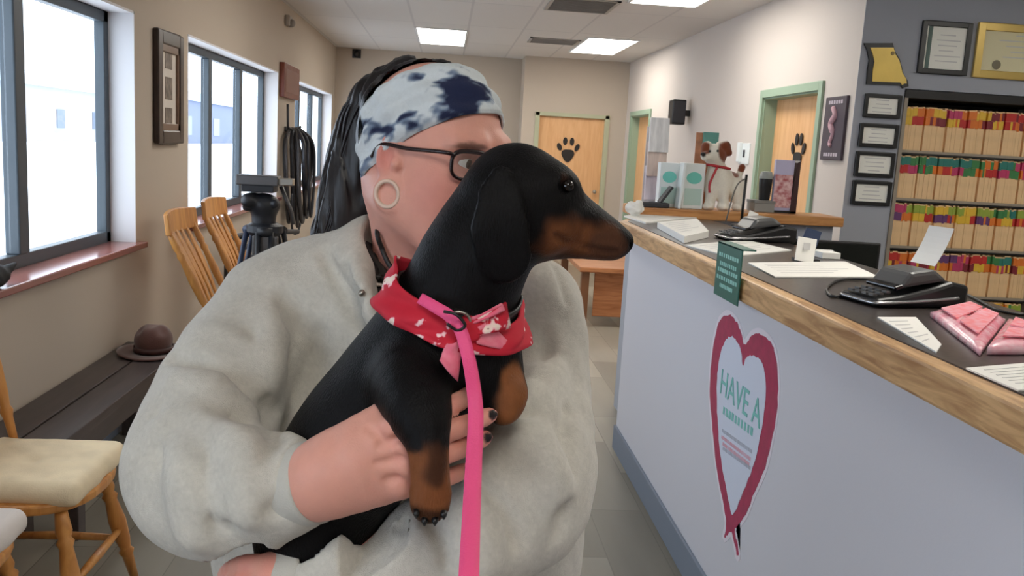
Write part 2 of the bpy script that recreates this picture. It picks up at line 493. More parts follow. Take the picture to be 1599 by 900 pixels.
for i, (a, b) in enumerate(WIN):
    root = thing('window_%d' % (i+1), None, None); tag(root, kind='structure')
    X0, X1 = XL-.175, XL-.125; a2, b2 = a+.012, b-.012; fw = .055
    fr = MB()
    fr.bb((X0, a2, WZ0), (X1, a2+fw, WZ1-.012)); fr.bb((X0, b2-fw, WZ0), (X1, b2, WZ1-.012))
    fr.bb((X0, a2, WZ0), (X1, b2, WZ0+fw)); fr.bb((X0, a2, WZ1-.012-fw), (X1, b2, WZ1-.012))
    fr.build('window_frame', M_frame, root, bevel=.004)
    L = (b2-a2)/3
    for k in (1, 2):
        mu = MB(); yc = a2+L*k
        mu.bb((X0, yc-.045, WZ0+fw), (X1+.01, yc+.045, WZ1-.012-fw)); mu.build('mullion', M_frame, root, bevel=.006)
    for k in range(3):
        MB().bb((X0+.02, a2+L*k+(.05), WZ0+.04), (X0+.026, a2+L*(k+1)-.05, WZ1-.05)).build('pane', M_glass, root)
    si = MB().bb((XL-.17, a-.03, WZ0-.032), (XL+.045, b+.05, WZ0))
    si.build('window_sill', M_sill, root, bevel=.006)
    # daylight portal for this opening (sampling guide only: adds no light)
    pl = bpy.data.lights.new('portal', 'AREA'); pl.shape = 'RECTANGLE'; pl.size = b-a; pl.size_y = WZ1-WZ0
    po = bpy.data.objects.new('daylight_portal', pl); COL.objects.link(po); po.location = (XL-.2, (a+b)/2, (WZ0+WZ1)/2)
    po.rotation_euler = Vector((-1, 0, 0)).to_track_quat('Z', 'X').to_euler()
    po.matrix_world = Matrix(((0, 0, -1, XL-.2), (1, 0, 0, (a+b)/2), (0, -1, 0, (WZ0+WZ1)/2), (0, 0, 0, 1)))
    pl.cycles.is_portal = True
# back walls
DBX0, DBX1, DBH = P(843, 180, YR)[0], P(945, 185, YR)[0], 1.985
XS = P(819, 120, YR)[0]
structure(MB().bb((XL-.18, YB, 0), (XS+.2, YB+.18, H)), 'wall_back_left', M_beige)
mb = MB()
mb.bb((XS, YR, 0), (DBX0-.06, YR+.15, H)); mb.bb((DBX1+.06, YR, 0), (XR+.3, YR+.15, H)); mb.bb((DBX0-.06, YR, DBH+.05), (DBX1+.06, YR+.15, H)); mb.bb((XS, YR+.15, 0), (XS+.12, YB-.001, H))
structure(mb, 'wall_back', M_beige)
# right wall X=XR from YG to YR, with two door openings
DR0, DR1, DRH = 5.93, 7.0, 2.03          # near door
DS0, DS1 = 11.0, 12.1                    # far side door
mb = MB()
mb.bb((XR, YG+.004, 0), (XR+.15, DR0, H)); mb.bb((XR, DR1, 0), (XR+.15, DS0, H)); mb.bb((XR, DS1, 0), (XR+.15, YR+.1, H))
mb.bb((XR, DR0, DRH), (XR+.15, DR1, H)); mb.bb((XR, DS0, DRH), (XR+.15, DS1, H))
structure(mb, 'wall_right', M_right)
# grey wall facing the camera with the alcove for the record shelves
SX0, SX1 = 2.765, 3.76; SZ1 = 2.03
mb = MB()
mb.bb((XR, YG, 0), (XR+.152, YG+.0035, H)); mb.bb((XR+.152, YG, 0), (SX0, YG+.14, H)); mb.bb((SX0, YG, SZ1), (SX1, YG+.14, H)); mb.bb((SX1, YG, 0), (XF, YG+.14, H))
mb.bb((SX0-.02, YG+.42, 0), (SX1+.02, YG+.5, H))
structure(mb, 'wall_grey', M_grey)
structure(MB().bb((XF, YN, 0), (XF+.1, YG+.2, H)), 'wall_far_right', M_right)
structure(MB().bb((XL-.18, YN-.1, 0), (XF+.1, YN, H)), 'wall_near', M_right)
# baseboards
structure(MB().bb((XL, YN, 0), (XL+.012, YB, .1)), 'baseboard_left', M_bb, bevel=.003)
structure(MB().bb((XL, YB-.012, 0), (XS, YB, .1)), 'baseboard_back', M_bb, bevel=.003)

# doors ------------------------------------------------------------
def paw_parts(root, M, sc, m):
    """paw print sign: a pad and four toes as one flat plaque each"""
    mb = MB()
    pad = []
    for k in range(40):
        a = 2*math.pi*k/40
        r = .5*(1+.12*math.cos(3*(a+math.pi/2)))
        pad.append(M @ Vector((r*math.cos(a)*sc*.86, (r*math.sin(a)*.86-.32)*sc, 0)))
    nv = (M.to_3x3() @ Vector((0, 0, 1)))*.006
    mb.prism(pad, nv)
    for tx, ty, tr in ((-.62, .22, .4), (-.24, .62, -.0), (.24, .62, .0), (.62, .22, -.4)):
        toe = []
        for k in range(24):
            a = 2*math.pi*k/24; x, y = .155*math.cos(a), .27*math.sin(a)
            toe.append(M @ Vector(((tx + x*math.cos(tr)-y*math.sin(tr))*sc, (ty + x*math.sin(tr)+y*math.cos(tr))*sc, 0)))
        mb.prism(toe, nv)
    return mb
M_paw = mat('paw_black', (28, 22, 20), .5)
def knob(mb, c, ax):
    c = np.array(c); ax = np.array(ax, float)
    mb.tube([c, c+ax*.045], .011, 12); mb.sphere(c+ax*.055, .027, 14, 10)
M_metal = mat('brushed_metal', (170, 165, 155), .3, .9)
d1 = tag(thing('door_1', None, None), kind='structure')
MB().bb((DBX0, YR+.04, .005), (DBX1, YR+.085, DBH)).build('door_leaf', M_door, d1, bevel=.003)
f_ = MB(); f_.bb((DBX0-.06, YR-.015, 0), (DBX0, YR+.1, DBH+.05)); f_.bb((DBX1, YR-.015, 0), (DBX1+.06, YR+.1, DBH+.05)); f_.bb((DBX0-.06, YR-.015, DBH), (DBX1+.06, YR+.1, DBH+.05))
f_.build('door_frame', mat('door_frame_pale', (176, 178, 150), .5), d1, bevel=.004)
kb = MB(); knob(kb, (DBX1-.08, YR+.04, .98), (0, -1, 0)); kb.build('door_handle', M_metal, d1, smooth=True)
pc = P(887, 235, YR+.03)
pw = paw_parts(d1, Matrix.Translation((pc[0], YR+.032, pc[2])) @ Matrix.Rotation(math.pi/2, 4, 'X'), .20, M_paw).build('paw_print_sign', M_paw)
tag(pw, 'black paw print sign on the maple door of the back wall', 'sign')
def side_door(n, y0, y1, leaf_x, name):
    d = tag(thing('door_%d' % n, None, None), kind='structure')
    MB().bb((leaf_x, y0+.01, .005), (leaf_x+.045, y1-.01, DRH-.01)).build('door_leaf', M_door, d, bevel=.003)
    f = MB(); X0, X1 = XR-.02, XR+.15; fw = .06
    f.bb((X0, y0-fw, 0), (XR, y0, DRH+fw)); f.bb((X0, y1, 0), (XR, y1+fw, DRH+fw)); f.bb((X0, y0, DRH), (XR, y1, DRH+fw))
    f.bb((XR, y0, 0), (X1, y0+.012, DRH)); f.bb((XR, y1-.012, 0), (X1, y1, DRH)); f.bb((XR, y0+.012, DRH-.012), (X1, y1-.012, DRH))
    f.build('door_frame', M_green, d, bevel=.003)
    kb = MB(); knob(kb, (leaf_x, y0+.1, .98), (-1, 0, 0)); kb.build('door_handle', M_metal, d, smooth=True)
side_door(2, DR0, DR1, XR+.1, 'near'); side_door(3, DS0, DS1, XR+.1, 'far')
pc = onX(1245, 240, XR+.09)
pw = paw_parts(None, Matrix.Translation((XR+.094, pc[1], pc[2])) @ Matrix(((0, 0, -1, 0), (-1, 0, 0, 0), (0, 1, 0, 0), (0, 0, 0, 1))), .165, M_paw).build('paw_print_sign', M_paw)
tag(pw, 'black paw print sign on the maple door in the right wall', 'sign')

# ceiling lights ----------------------------------------------------
M_diff = mat('light_diffuser', (255, 250, 240), .6, emit=LAMP_STRENGTH)
M_lframe = mat('light_frame', (225, 225, 225), .5)
def ceiling_light(x, y, label):
    r = thing('ceiling_light', label, 'ceiling light', (x, y, H), group='recessed ceiling lights')
    W, L = .58, 1.6
    f = MB(); f.bb((-W/2, -L/2, -.012), (-W/2+.02, L/2, .0)); f.bb((W/2-.02, -L/2, -.012), (W/2, L/2, 0)); f.bb((-W/2, -L/2, -.012), (W/2, -L/2+.02, 0)); f.bb((-W/2, L/2-.02, -.012), (W/2, L/2, 0))
    f.build('light_frame', M_lframe, r)
    MB().bb((-W/2+.02, -L/2+.02, -.009), (W/2-.02, L/2-.02, -.004)).build('diffuser', M_diff, r)
    return r
L0 = ceiling_light(-.115, 10.93, 'lit rectangular ceiling light panel above the headband, left of the other two')
for x, y, lb in ((1.77, 10.8, 'lit rectangular ceiling light panel above the maple back door'), (1.71, 6.75, 'lit ceiling light panel at the top edge, nearest of the three lights')):
    dup(L0, (x, y, H), 0, lb)
for x, y in ((-.1, 6.4), (1.7, 2.4), (3.9, 3.2), (.1, -1.0), (3.9, -1.0)):  # added panels out of view, positions chosen to light the person and room
    dup(L0, (x, y, H), 0, 'lit ceiling light panel added out of view to light the person and room')
M_vent = mat('vent_grey', (160, 156, 152), .5)
def vent(x, y, L, label):
    r = thing('ceiling_vent', label, 'vent', (x, y, H), group='ceiling vents')
    f = MB(); W = .57
    f.bb((-W/2, -L/2, -.01), (-W/2+.03, L/2, 0)); f.bb((W/2-.03, -L/2, -.01), (W/2, L/2, 0)); f.bb((-W/2, -L/2, -.01), (W/2, -L/2+.03, 0)); f.bb((-W/2, L/2-.03, -.01), (W/2, L/2, 0))
    f.build('vent_frame', M_vent, r)
    sl = MB()
    for k in range(12):
        yy = -L/2+.05+(L-.1)*k/11
        sl.box((0, yy, -.006), (W-.06, .03, .003), Matrix.Rotation(.5, 3, 'X'))
    sl.build('louvers', mat('vent_louver', (150, 146, 142), .5), r)
vent(1.09, 7.9, .7, 'grey louvered ceiling vent near the top edge beside the nearest light')
vent(1.17, 10.6, .5, 'grey louvered ceiling vent left of the light above the maple door')

# outside: snow, buildings, cars ------------------------------------
M_snow = mat('snow', (240, 244, 250), .9)
structure(MB().bb((-140, -40, -.5), (XL-.19, 140, -.35)), 'ground', M_snow)
def building(name, lab, x, y0, y1, h, wallc, roofc, wins, d=9):
    b = thing(name, lab, 'building', (x, (y0+y1)/2, -.35))
    L = y1-y0
    MB().bb((-d, -L/2, 0), (0, L/2, h)).build('wall', mat(name+'_wall', wallc, .9), b)
    rf = MB(); rf.prism([(.4, -L/2-.4, h), (-d/2, -L/2-.4, h+1.6), (-d-.4, -L/2-.4, h)], (0, L+.8, 0)); rf.build('roof', mat(name+'_roof', roofc, .8), b)
    for wy, wz, ww, wh in wins:
        MB().bb((0, wy-ww/2, wz), (.06, wy+ww/2, wz+wh)).build('window', mat('far_window', (95, 105, 120), .3), b)
building('long_building', 'pale long building across the snow seen through the near window', -34, 58, 96, 4.6, (160, 160, 166), (226, 230, 236), [(-11, 1.2, 1.6, 1.6), (6, 1.2, 1.6, 1.6), (14, 1.2, 1.6, 1.6)])
building('low_building', 'bluish building across the snow seen through the second window', -30, 100, 132, 5.0, (112, 120, 140), (190, 198, 214), [(-8, 1.0, 3, 2.2), (5, 1.0, 3, 2.2)])
# ================================================================== RECEPTION COUNTER
CT = 1.2
M_panel = mat('counter_panel', (212, 212, 220), .55, bump=.05, bscale=120)
M_oak = wood('oak_edge', (216, 174, 122), (166, 120, 74), 5.0, 'Y', .4, 6)
M_oakx = wood('oak_ledge', (206, 150, 92), (170, 112, 62), 5.0, 'X', .4, 4)
M_lam = mat('laminate_dark', (72, 64, 60), .28, var=.35, scale=60, rgb2=(50, 44, 42))
PX = .96; YE = 4.52
rc = thing('reception_counter', 'long pale grey reception counter with an oak edged top', 'counter', (PX, 0, 0))
MB().bb((PX, -1.5, 0), (PX+.12, YE, CT-.075)).build('front_panel', M_panel, rc, origin=(PX, 0, 0))
MB().bb((PX-.014, -1.5, 0), (PX, YE, .125)).build('base_trim', M_bb, rc, origin=(PX, 0, 0), bevel=.003)
MB().prism([(.90, -1.5, CT-.075), (.90, 4.57, CT-.075), (1.06, 4.98, CT-.075), (1.50, 4.98, CT-.075), (1.50, -1.5, CT-.075)], (0, 0, .073)).build('counter_core', M_oak, rc, origin=(PX, 0, 0), bevel=.008)
MB().prism([(.945, -1.5, CT-.003), (.945, 4.55, CT-.003), (1.08, 4.95, CT-.003), (1.50, 4.95, CT-.003), (1.50, -1.5, CT-.003)], (0, 0, .004)).build('laminate_top', M_lam, rc, origin=(PX, 0, 0))
MB().bb((PX+.12, YE-.12, 0), (1.45, YE, CT-.075)).build('end_panel', M_panel, rc, origin=(PX, 0, 0))
# raised ledge returning to the wall
LY0, LY1, LX1, LZ = 5.0, 5.34, 2.295, 1.25
lw = thing('ledge_wall', 'grey half wall with a raised oak ledge at the far end of the counter', 'ledge', (1.1, LY0, 0))
MB().bb((1.1, LY0+.05, 0), (LX1-.04, LY1-.04, LZ-.055)).build('half_wall', M_grey, lw, origin=(1.1, LY0, 0))
MB().bb((1.07, LY0, LZ-.055), (LX1, LY1, LZ)).build('ledge_top', M_oakx, lw, origin=(1.1, LY0, 0), bevel=.006)
# heart decal --------------------------------------------------------
hd = thing('heart_sign', 'large red brushed heart sticker with white middle on the counter front', 'sign', (PX-.004, 3, .6))
def zpt(x, y): return (1050 + x/2.144, 460 + y/2.144)
out = [(238,168),(228,128),(215,95),(198,74),(180,68),(165,80),(155,95),(138,160),(128,250),(126,340),(132,430),(140,520),(155,620),(172,715),(180,770),(172,812),(184,806),(195,795),(205,820),(215,872),(221,870),(212,815),(208,790),(215,775),(245,735),(275,660),(310,580),(335,470),(350,370),(352,270),(343,200),(330,165),(308,140),(285,130),(265,138),(252,155)]
inn = [(236,238),(230,200),(222,170),(210,150),(196,140),(180,150),(166,180),(156,225),(150,280),(149,350),(152,440),(160,530),(172,610),(188,690),(198,735),(215,715),(245,640),(275,560),(298,450),(310,350),(310,280),(303,240),(290,218),(272,206),(256,206),(245,215)]
def panelpt(q, x): return onX(*q, x)
def hpoly(pts, x, jitter=0, grow=0):
    c = np.mean([panelpt(zpt(*p), x) for p in pts], 0)
    dense = catmull([panelpt(zpt(*p), x) for p in pts], 4, True)
    o = []
    N = len(dense)
    for i, q in enumerate(dense):
        t = dense[(i+1) % N]-dense[i-1]; nrm = np.array([0, t[2], -t[1]]); nrm /= np.linalg.norm(nrm)+1e-9
        o.append(q + nrm*(grow*SGN + jitter*random.uniform(-1, 1)))
    return o
_p = [panelpt(zpt(*p), PX) for p in out]
_ar = sum(_p[i][1]*_p[(i+1) % len(_p)][2]-_p[(i+1) % len(_p)][1]*_p[i][2] for i in range(len(_p)))
SGN = 1 if _ar > 0 else -1
ORG = (PX-.004, 3, .6)
MB().prism(hpoly(out, PX-.0012, 0, .016), (.001, 0, 0)).build('white_border', mat('decal_white', (232, 226, 236), .4), hd, origin=ORG)
MB().prism(hpoly(out, PX-.0022, .004), (.001, 0, 0)).build('red_heart', mat('decal_red', (172, 34, 84), .4, var=.15, scale=30), hd, origin=ORG)
MB().prism(hpoly(inn, PX-.0032, .003), (.001, 0, 0)).build('white_middle', mat('decal_pale', (214, 222, 240), .4), hd, origin=ORG)
M_teal = mat('decal_teal', (120, 196, 190), .4)
c0 = panelpt((1164, 627), PX-.0042)
TM = Matrix(((0, 0, -1, c0[0]), (-1.0, 0, 0, c0[1]), (0, 1, 0, c0[2]), (0, 0, 0, 1)))
def counter_text(t, px, py, size, m, sx_=1.0):
    c = panelpt((px, py), PX-.0042)
    TMx = Matrix(((0, 0, -1, c[0]), (-sx_, 0, 0, c[1]), (0, 1, 0, c[2]), (0, 0, 0, 1)))
    o = text_mesh(t, size, m, hd, 'lettering', TMx)
    o.location = (-ORG[0], -ORG[1], -ORG[2]); return o
ht = counter_text('HAVE A', 1154, 622, .122, M_teal, .95)
lt = MB()
for row, (y0, hgt, k) in enumerate(((652, .02, 9), (668, .008, 11), (684, .008, 12), (698, .008, 11), (712, .007, 9), (726, .007, 8))):
    pass
M_ink = mat('decal_ink', (186, 190, 204), .5); M_inkr = mat('decal_ink_red', (226, 170, 186), .5)
def scribble(name, m, rows):
    mb = MB()
    for (pxa, pxb, pya, pyb, h) in rows:
        a = panelpt((pxa, pya), PX-.0042); b = panelpt((pxb, pyb), PX-.0042)
        n = max(4, int(abs(a[1]-b[1])/(h*1.1)))
        for i in range(n):
            t = (i+.5)/n; q = a+(b-a)*t; wd = abs(a[1]-b[1])/n*random.uniform(.45, .75)
            mb.bb((q[0], q[1]-wd/2, q[2]-h/2), (q[0]+.0008, q[1]+wd/2, q[2]+h/2))
    return mb.build(name, m, hd, origin=ORG)
scribble('lettering', M_teal, [(1128, 1176, 640, 676, .026)])
scribble('lettering', M_ink, [(1127, 1174, 672, 706, .011), (1128, 1172, 700, 732, .011)])
scribble('lettering', M_inkr, [(1126, 1172, 682, 718, .011), (1128, 1170, 693, 726, .011)])
# green hanging sign on the counter edge ------------------------------
def zs(x, y): return (1060 + x/2.6475, 340 + y/2.6475)
gs = thing('green_sign', 'dark green card sign hanging over the counter edge above the heart', 'sign', (.9, 3.1, 1.05))
q = [onX(*zs(*p), .893) for p in ((157, 92), (258, 128), (262, 368), (164, 328))]
y0, y1 = (q[0][1]+q[3][1])/2, (q[1][1]+q[2][1])/2; z0, z1 = (q[3][2]+q[2][2])/2, (q[0][2]+q[1][2])/2
MB().bb((.887, y1, z0), (.891, y0, z1)).build('card', mat('sign_green', (38, 104, 92), .35), gs, origin=(.9, 3.1, 1.05), bevel=.0008)
mb = MB()
for i, (zz, wd) in enumerate(((.78, .82), (.62, .7), (.5, .84), (.36, .86), (.22, .55))):
    zc = z0+(z1-z0)*zz; n = 9
    for k in range(n):
        yy = (y0+y1)/2 + (y0-y1)*wd*((k+.5)/n-.5); ww = (y0-y1)*wd/n*random.uniform(.5, .85)
        mb.bb((.8862, yy-ww/2, zc-.006), (.8872, yy+ww/2, zc+.006))
mb.build('lettering', mat('sign_print', (150, 205, 195), .5), gs, origin=(.9, 3.1, 1.05))
MB().bb((.887, y1, z1-.004), (.93, y0, z1)).build('fold', mat('sign_green', ()), gs, origin=(.9, 3.1, 1.05))
# papers -------------------------------------------------------------
M_paper = mat('paper', (238, 236, 230), .7); M_ink2 = mat('print_grey', (206, 205, 204), .7); M_green2 = mat('folder_teal', (120, 150, 145), .6)
def stack(label, quad, z, h, m=None, ink=True, name='paper_sheet', cat='paper'):
    """quad: photo pixels of the corners on the plane z"""
    pts = [onZ(*p, z) for p in quad]; c = np.mean(pts, 0)
    r = thing(name, label, cat, (c[0], c[1], z))
    MB().prism([p-c for p in pts], (0, 0, h)).build('sheets', m or M_paper, r)
    if ink:
        mb = MB(); e1 = (pts[1]-pts[0]); e2 = (pts[3]-pts[0])
        for k in range(6):
            bl = lambda u, v: pts[0]*(1-u)*(1-v)+pts[1]*u*(1-v)+pts[2]*u*v+pts[3]*(1-u)*v-c+np.array([0, 0, h+.0004])
            v0 = .15+.12*k; u1 = random.uniform(.5, .86)
            mb.prism([bl(.12, v0), bl(u1, v0), bl(u1, v0+.02), bl(.12, v0+.02)], (0, 0, .0003))
        mb.build('print', M_ink2, r)
    return r
Z = CT+.0015
stack('white sheets at the far end of the counter by the dark card holder', [(974, 339), (1062, 332), (1088, 342), (1008, 350)], Z, .008)
stack('thick stack of white sheets on a teal folder before the far card terminal', [(1026, 356), (1088, 350), (1106, 371), (1068, 380)], Z, .028, name='paper_stack')
stack('white sheet lying under the green sign on the counter', [(1070, 384), (1165, 376), (1236, 392), (1140, 402)], Z, .004)
stack('large white form with a fold, middle of the counter', [(1168, 412), (1320, 410), (1372, 434), (1210, 434)], Z, .004)
stack('white printed sheet beside the near card terminal', [(1370, 497), (1430, 497), (1470, 540), (1462, 552)], Z, .003)
stack('white sheet sticking out under the pink packet at the counter edge', [(1508, 577), (1640, 566), (1720, 604), (1590, 612)], Z, .003)
# near and far card terminals -----------------------------------------
M_term = mat('terminal_black', (24, 24, 26), .32); M_term2 = mat('terminal_grey', (84, 84, 84), .3); M_silver = mat('silver_edge', (170, 170, 172), .25, .8)
def terminal(c, rz, s, label, rec):
    r = thing('card_terminal', label, 'card terminal', c, rz, group='card terminals on the counter')
    body = MB()
    prof = [(-.15, 0), (.16, 0), (.16, .065), (.10, .075), (.03, .055), (-.07, .032), (-.15, .022)]
    body.prism([(x*s, -.085*s, z*s) for x, z in prof], (0, .17*s, 0)); body.build('body', M_term, r, bevel=.012*s)
    ed = MB(); ed.tube(catmull([(-.154*s, y*s, .012*s) for y in (.07, 0, -.07)]+[(-.13*s, -.089*s, .014*s), (0, -.09*s, .02*s), (.12*s, -.09*s, .03*s)], 4), .005*s, 8); ed.build('silver_edge', M_silver, r, smooth=True)
    sc = MB(); sc.box((-.02*s, 0, .066*s), (.12*s, .13*s, .012*s), Matrix.Rotation(-.28, 3, 'Y')); sc.build('screen', mat('terminal_screen', (12, 12, 14), .1), r, bevel=.004*s)
    hood = MB(); hood.prism([(x*s, -.07*s, z*s) for x, z in ((-.065, .05), (-.03, .098), (.05, .108), (.10, .075))], (0, .14*s, 0)); hood.build('hood', M_term2, r, bevel=.012*s)
    key = MB()
    for i in range(3):
        for j in range(4): key.box((-.135*s+i*.022*s, (-.045+j*.03)*s, .031*s+i*.004*s), (.014*s, .02*s, .006*s))
    key.build('keypad', M_term2, r)
    if rec:
        mb = MB(); G = []
        for t in np.linspace(0, 1, 8):
            x = .06+.07*t-.02*t*t; z = .115+.11*t
            G.append([(x*s, -.05*s, z*s), (x*s, .05*s, z*s)])
        mb.grid(G); mb.build('receipt', M_paper, r, solid=.001)
    return r
a = onZ(1405, 478, Z)
terminal((a[0]+.03, a[1]+.055, Z), math.radians(12), .90, 'near black card terminal with a white receipt sticking up', True)
a = onZ(1140, 373, Z)
terminal((a[0]+.10, a[1]-.02, Z), math.radians(8), 1.0, 'far black card terminal beside the paper stack', False)
# cable
cb = MB(); pts = [onZ(*p, Z+.004) for p in ((1345, 470), (1322, 464), (1298, 462), (1292, 450), (1310, 438), (1345, 436), (1400, 440))]
cb.tube(catmull(pts, 8), .004, 8); tag(cb.build('power_cable', M_black, smooth=True), 'thin black cable curling on the counter behind the near terminal', 'cable')
cb = MB(); pts = [onZ(*p, Z+.004) for p in ((1500, 455), (1530, 470), (1560, 485), (1600, 492), (1640, 492))]
cb.tube(catmull(pts, 8), .004, 8); tag(cb.build('power_cable', M_black, smooth=True), 'thin black cable running right from the near terminal behind the pink packet', 'cable')
# pink packets: clear pouch with valentines cards, and the white box they lie on
pk = [onZ(*p, Z) for p in ((1452, 495), (1515, 484), (1640, 535), (1475, 568))]
M_pink = mat('pouch_pink', (246, 150, 170), .25, var=.5, scale=38, rgb2=(252, 206, 214), clear=.4)
M_pinkpale = mat('pouch_pale', (240, 200, 208), .2)
def pillow(name, quad, h, m, label, cat, puff=.012, n=14):
    c = np.mean(quad, 0); r = thing(name, label, cat, (c[0], c[1], c[2]))
    for sgn in (1,):
        G = []
        for i in range(n+1):
            row = []
            for j in range(n+1):
                u, v = i/n, j/n
                p = quad[0]*(1-u)*(1-v)+quad[1]*u*(1-v)+quad[2]*u*v+quad[3]*(1-u)*v
                b = (1-(2*u-1)**6)*(1-(2*v-1)**6)
                row.append(p-c+np.array([0, 0, h+puff*b*(1+.35*vnoise(np.array([[u*9, v*9, 0]]), 1.0)[0])]))
            G.append(row)
        mb = MB(); mb.grid(G)
        lo = [[(x[0], x[1], h*.2) for x in (row[0], row[-1])] for row in G]
        mb.grid([[(x[0], x[1], .001) for x in row] for row in G])
        rim = [G[0][j] for j in range(n)]+[G[i][n] for i in range(n)]+[G[n][j] for j in range(n, 0, -1)]+[G[i][0] for i in range(n, 0, -1)]
        mb.grid([[p, (p[0], p[1], .001)] for p in rim], closed_u=True)
        mb.build('pouch', m, r, smooth=True)
    return r, c
q0 = [np.array(p) for p in pk]
r_, c_ = pillow('candy_packet', [q0[0], q0[1], q0[1]+(q0[2]-q0[1])*.48, q0[3]+(q0[2]-q0[3])*.30], .012, M_pink, 'left pink clear packet of valentine cards on the counter edge', 'packet')
r2, c2 = pillow('candy_packet', [q0[1]+(q0[2]-q0[1])*.52, q0[1]+(q0[2]-q0[1])*1.25, q0[2]+(q0[2]-q0[1])*.3, q0[3]+(q0[2]-q0[3])*.36], .016, M_pink, 'right pink packet overlapping its neighbour at the photo edge', 'packet')
for rr, cc, quad in ((r_, c_, [q0[0], q0[1], q0[1]+(q0[2]-q0[1])*.48, q0[3]+(q0[2]-q0[3])*.30]), (r2, c2, [q0[1]+(q0[2]-q0[1])*.52, q0[1]+(q0[2]-q0[1])*1.25, q0[2]+(q0[2]-q0[1])*.3, q0[3]+(q0[2]-q0[3])*.36])):
    hh = .026 if rr is r_ else .030
    for k in range(2):
        mb = MB()
        u0, u1 = .12, .86; v0, v1 = (.12, .46) if k == 0 else (.54, .88)
        f = lambda u, v: quad[0]*(1-u)*(1-v)+quad[1]*u*(1-v)+quad[2]*u*v+quad[3]*(1-u)*v - cc + np.array([0, 0, hh])
        mb.prism([f(u0, v0), f(u1, v0), f(u1, v1), f(u0, v1)], (0, 0, .003)); cd = mb.build('card', mat('card_coral', (248, 120, 128), .35, var=.4, scale=60, rgb2=(252, 190, 205)), rr)
# items on the ledge ---------------------------------------------------
LT = LZ + .001
def at_ledge(px, Y): return P(px, 330, Y)[0]
M_box_teal = mat('box_teal', (118, 205, 192), .4); M_box_white = mat('box_white', (226, 232, 232), .5)
def mint_box(pa, pb, ytop, Y, label):
    x0, x1 = at_ledge(pa, Y), at_ledge(pb, Y); zt = P((pa+pb)/2, ytop, Y)[2]
    r = thing('leaflet_box', label, 'box', ((x0+x1)/2, Y, LT), group='white leaflet boxes on the ledge')
    W = x1-x0; Hh = zt-LT
    MB().bb((-W/2, 0, 0), (W/2, .07, Hh)).build('carton', M_box_white, r, bevel=.003)
    ar = MB(); pts = []
    for k in range(28):
        a = 2*math.pi*k/28; pts.append((W*.36*math.cos(a), -.0022, Hh*.68+Hh*.13*math.sin(a)))
    ar.prism(pts, (0, .002, 0)); ar.build('teal_oval', M_box_teal, r)
    MB().bb((-W*.4, -.002, Hh*.08), (W*.4, 0, Hh*.45)).build('print_block', mat('print_mint', (186, 212, 205), .5), r)
    return r
mint_box(1026, 1056, 254, 5.12, 'white leaflet box with a teal oval, left of the pair on the ledge')
mint_box(1063, 1096, 255, 5.08, 'white leaflet box with a teal oval, beside the toy dog')
# white carton edge between
x0 = at_ledge(1059, 5.06)
wl = thing('white_leaflet', 'narrow white folded leaflet standing between the two teal oval boxes', 'leaflet', (x0, 5.06, LT))
MB().box((0, 0, .13), (.016, .09, .26), Matrix.Rotation(.06, 3, 'Y')).build('fold', M_box_white, wl, bevel=.002)
# dark card holder with a leaning tablet
x0 = at_ledge(1022, 5.03)
ch_ = thing('card_holder', 'dark grey holder with a leaning dark card at the left end of the ledge', 'card holder', (x0, 5.05, LT))
MB().bb((-.10, -.04, 0), (.08, .04, .028)).build('tray', M_dark, ch_, bevel=.006)
MB().box((.06, 0, .075), (.014, .075, .11), Matrix.Rotation(.6, 3, 'Y')).build('leaning_card', M_dark, ch_, bevel=.002)
# tissue
x0 = at_ledge(990, 4.9)
ts = SDF(); c = np.array([P(992, 318, 4.88)[0], 4.88, CT+.045])
ts.el(c, (.045, .04, .035)); ts.sp(c+[.02, 0, .025], .022, .02); ts.sp(c+[-.03, -.01, .015], .02, .02); ts.fn(lambda p: .006*vnoise(p, 90), 0, 'a')
o = sdf_obj('crumpled_tissue', [ts.surface(c-.09, c+.09, .006)], M_paper); tag(o, 'crumpled white tissue at the far corner of the counter', 'tissue')
# pamphlet rack: tall pale brochure display
x0, x1 = at_ledge(1004, 5.24), at_ledge(1036, 5.24); zt = P(1030, 198, 5.24)[2]
br_ = thing('brochure_rack', 'tall clear rack of pale brochures at the back of the ledge', 'brochure rack', ((x0+x1)/2, 5.22, LT))
W = x1-x0
MB().bb((-W/2, .08, 0), (W/2, .088, zt-LT)).build('back_plate', mat('acrylic_pale', (228, 224, 222), .2), br_)
for k in range(3):
    z0 = .02+k*.14; mb = MB(); mb.box((0, .05-.012*k+.0, z0+.11), (W*.92, .02, .2), Matrix.Rotation(-.12, 3, 'X')); mb.build('brochure', mat('brochure_%d' % k, [(214, 204, 214), (222, 200, 188), (232, 230, 230)][k], .4, var=.22, scale=9, stretch=(3, 1, .5)), br_, bevel=.002)
MB().bb((-W/2, -.02, 0), (W/2, .09, .02)).build('rack_base', mat('acrylic_pale', ()), br_)
# speaker on the right wall
a = onX(1050, 162, XR); b = onX(1070, 198, XR)
ym = 9.2
sp_ = thing('wall_speaker', 'small black loudspeaker mounted on the right wall', 'speaker', (XR-.14, ym, 1.98))
MB().bb((-.06, -.09, -.12), (.08, .09, .13)).build('cabinet', M_black, sp_, bevel=.012)
MB().bb((-.052, -.094, -.10), (.072, -.088, .11)).build('grille', M_dark, sp_, bevel=.004)
MB().bb((.08, -.03, -.03), (.139, .03, .03)).build('bracket', M_black, sp_)
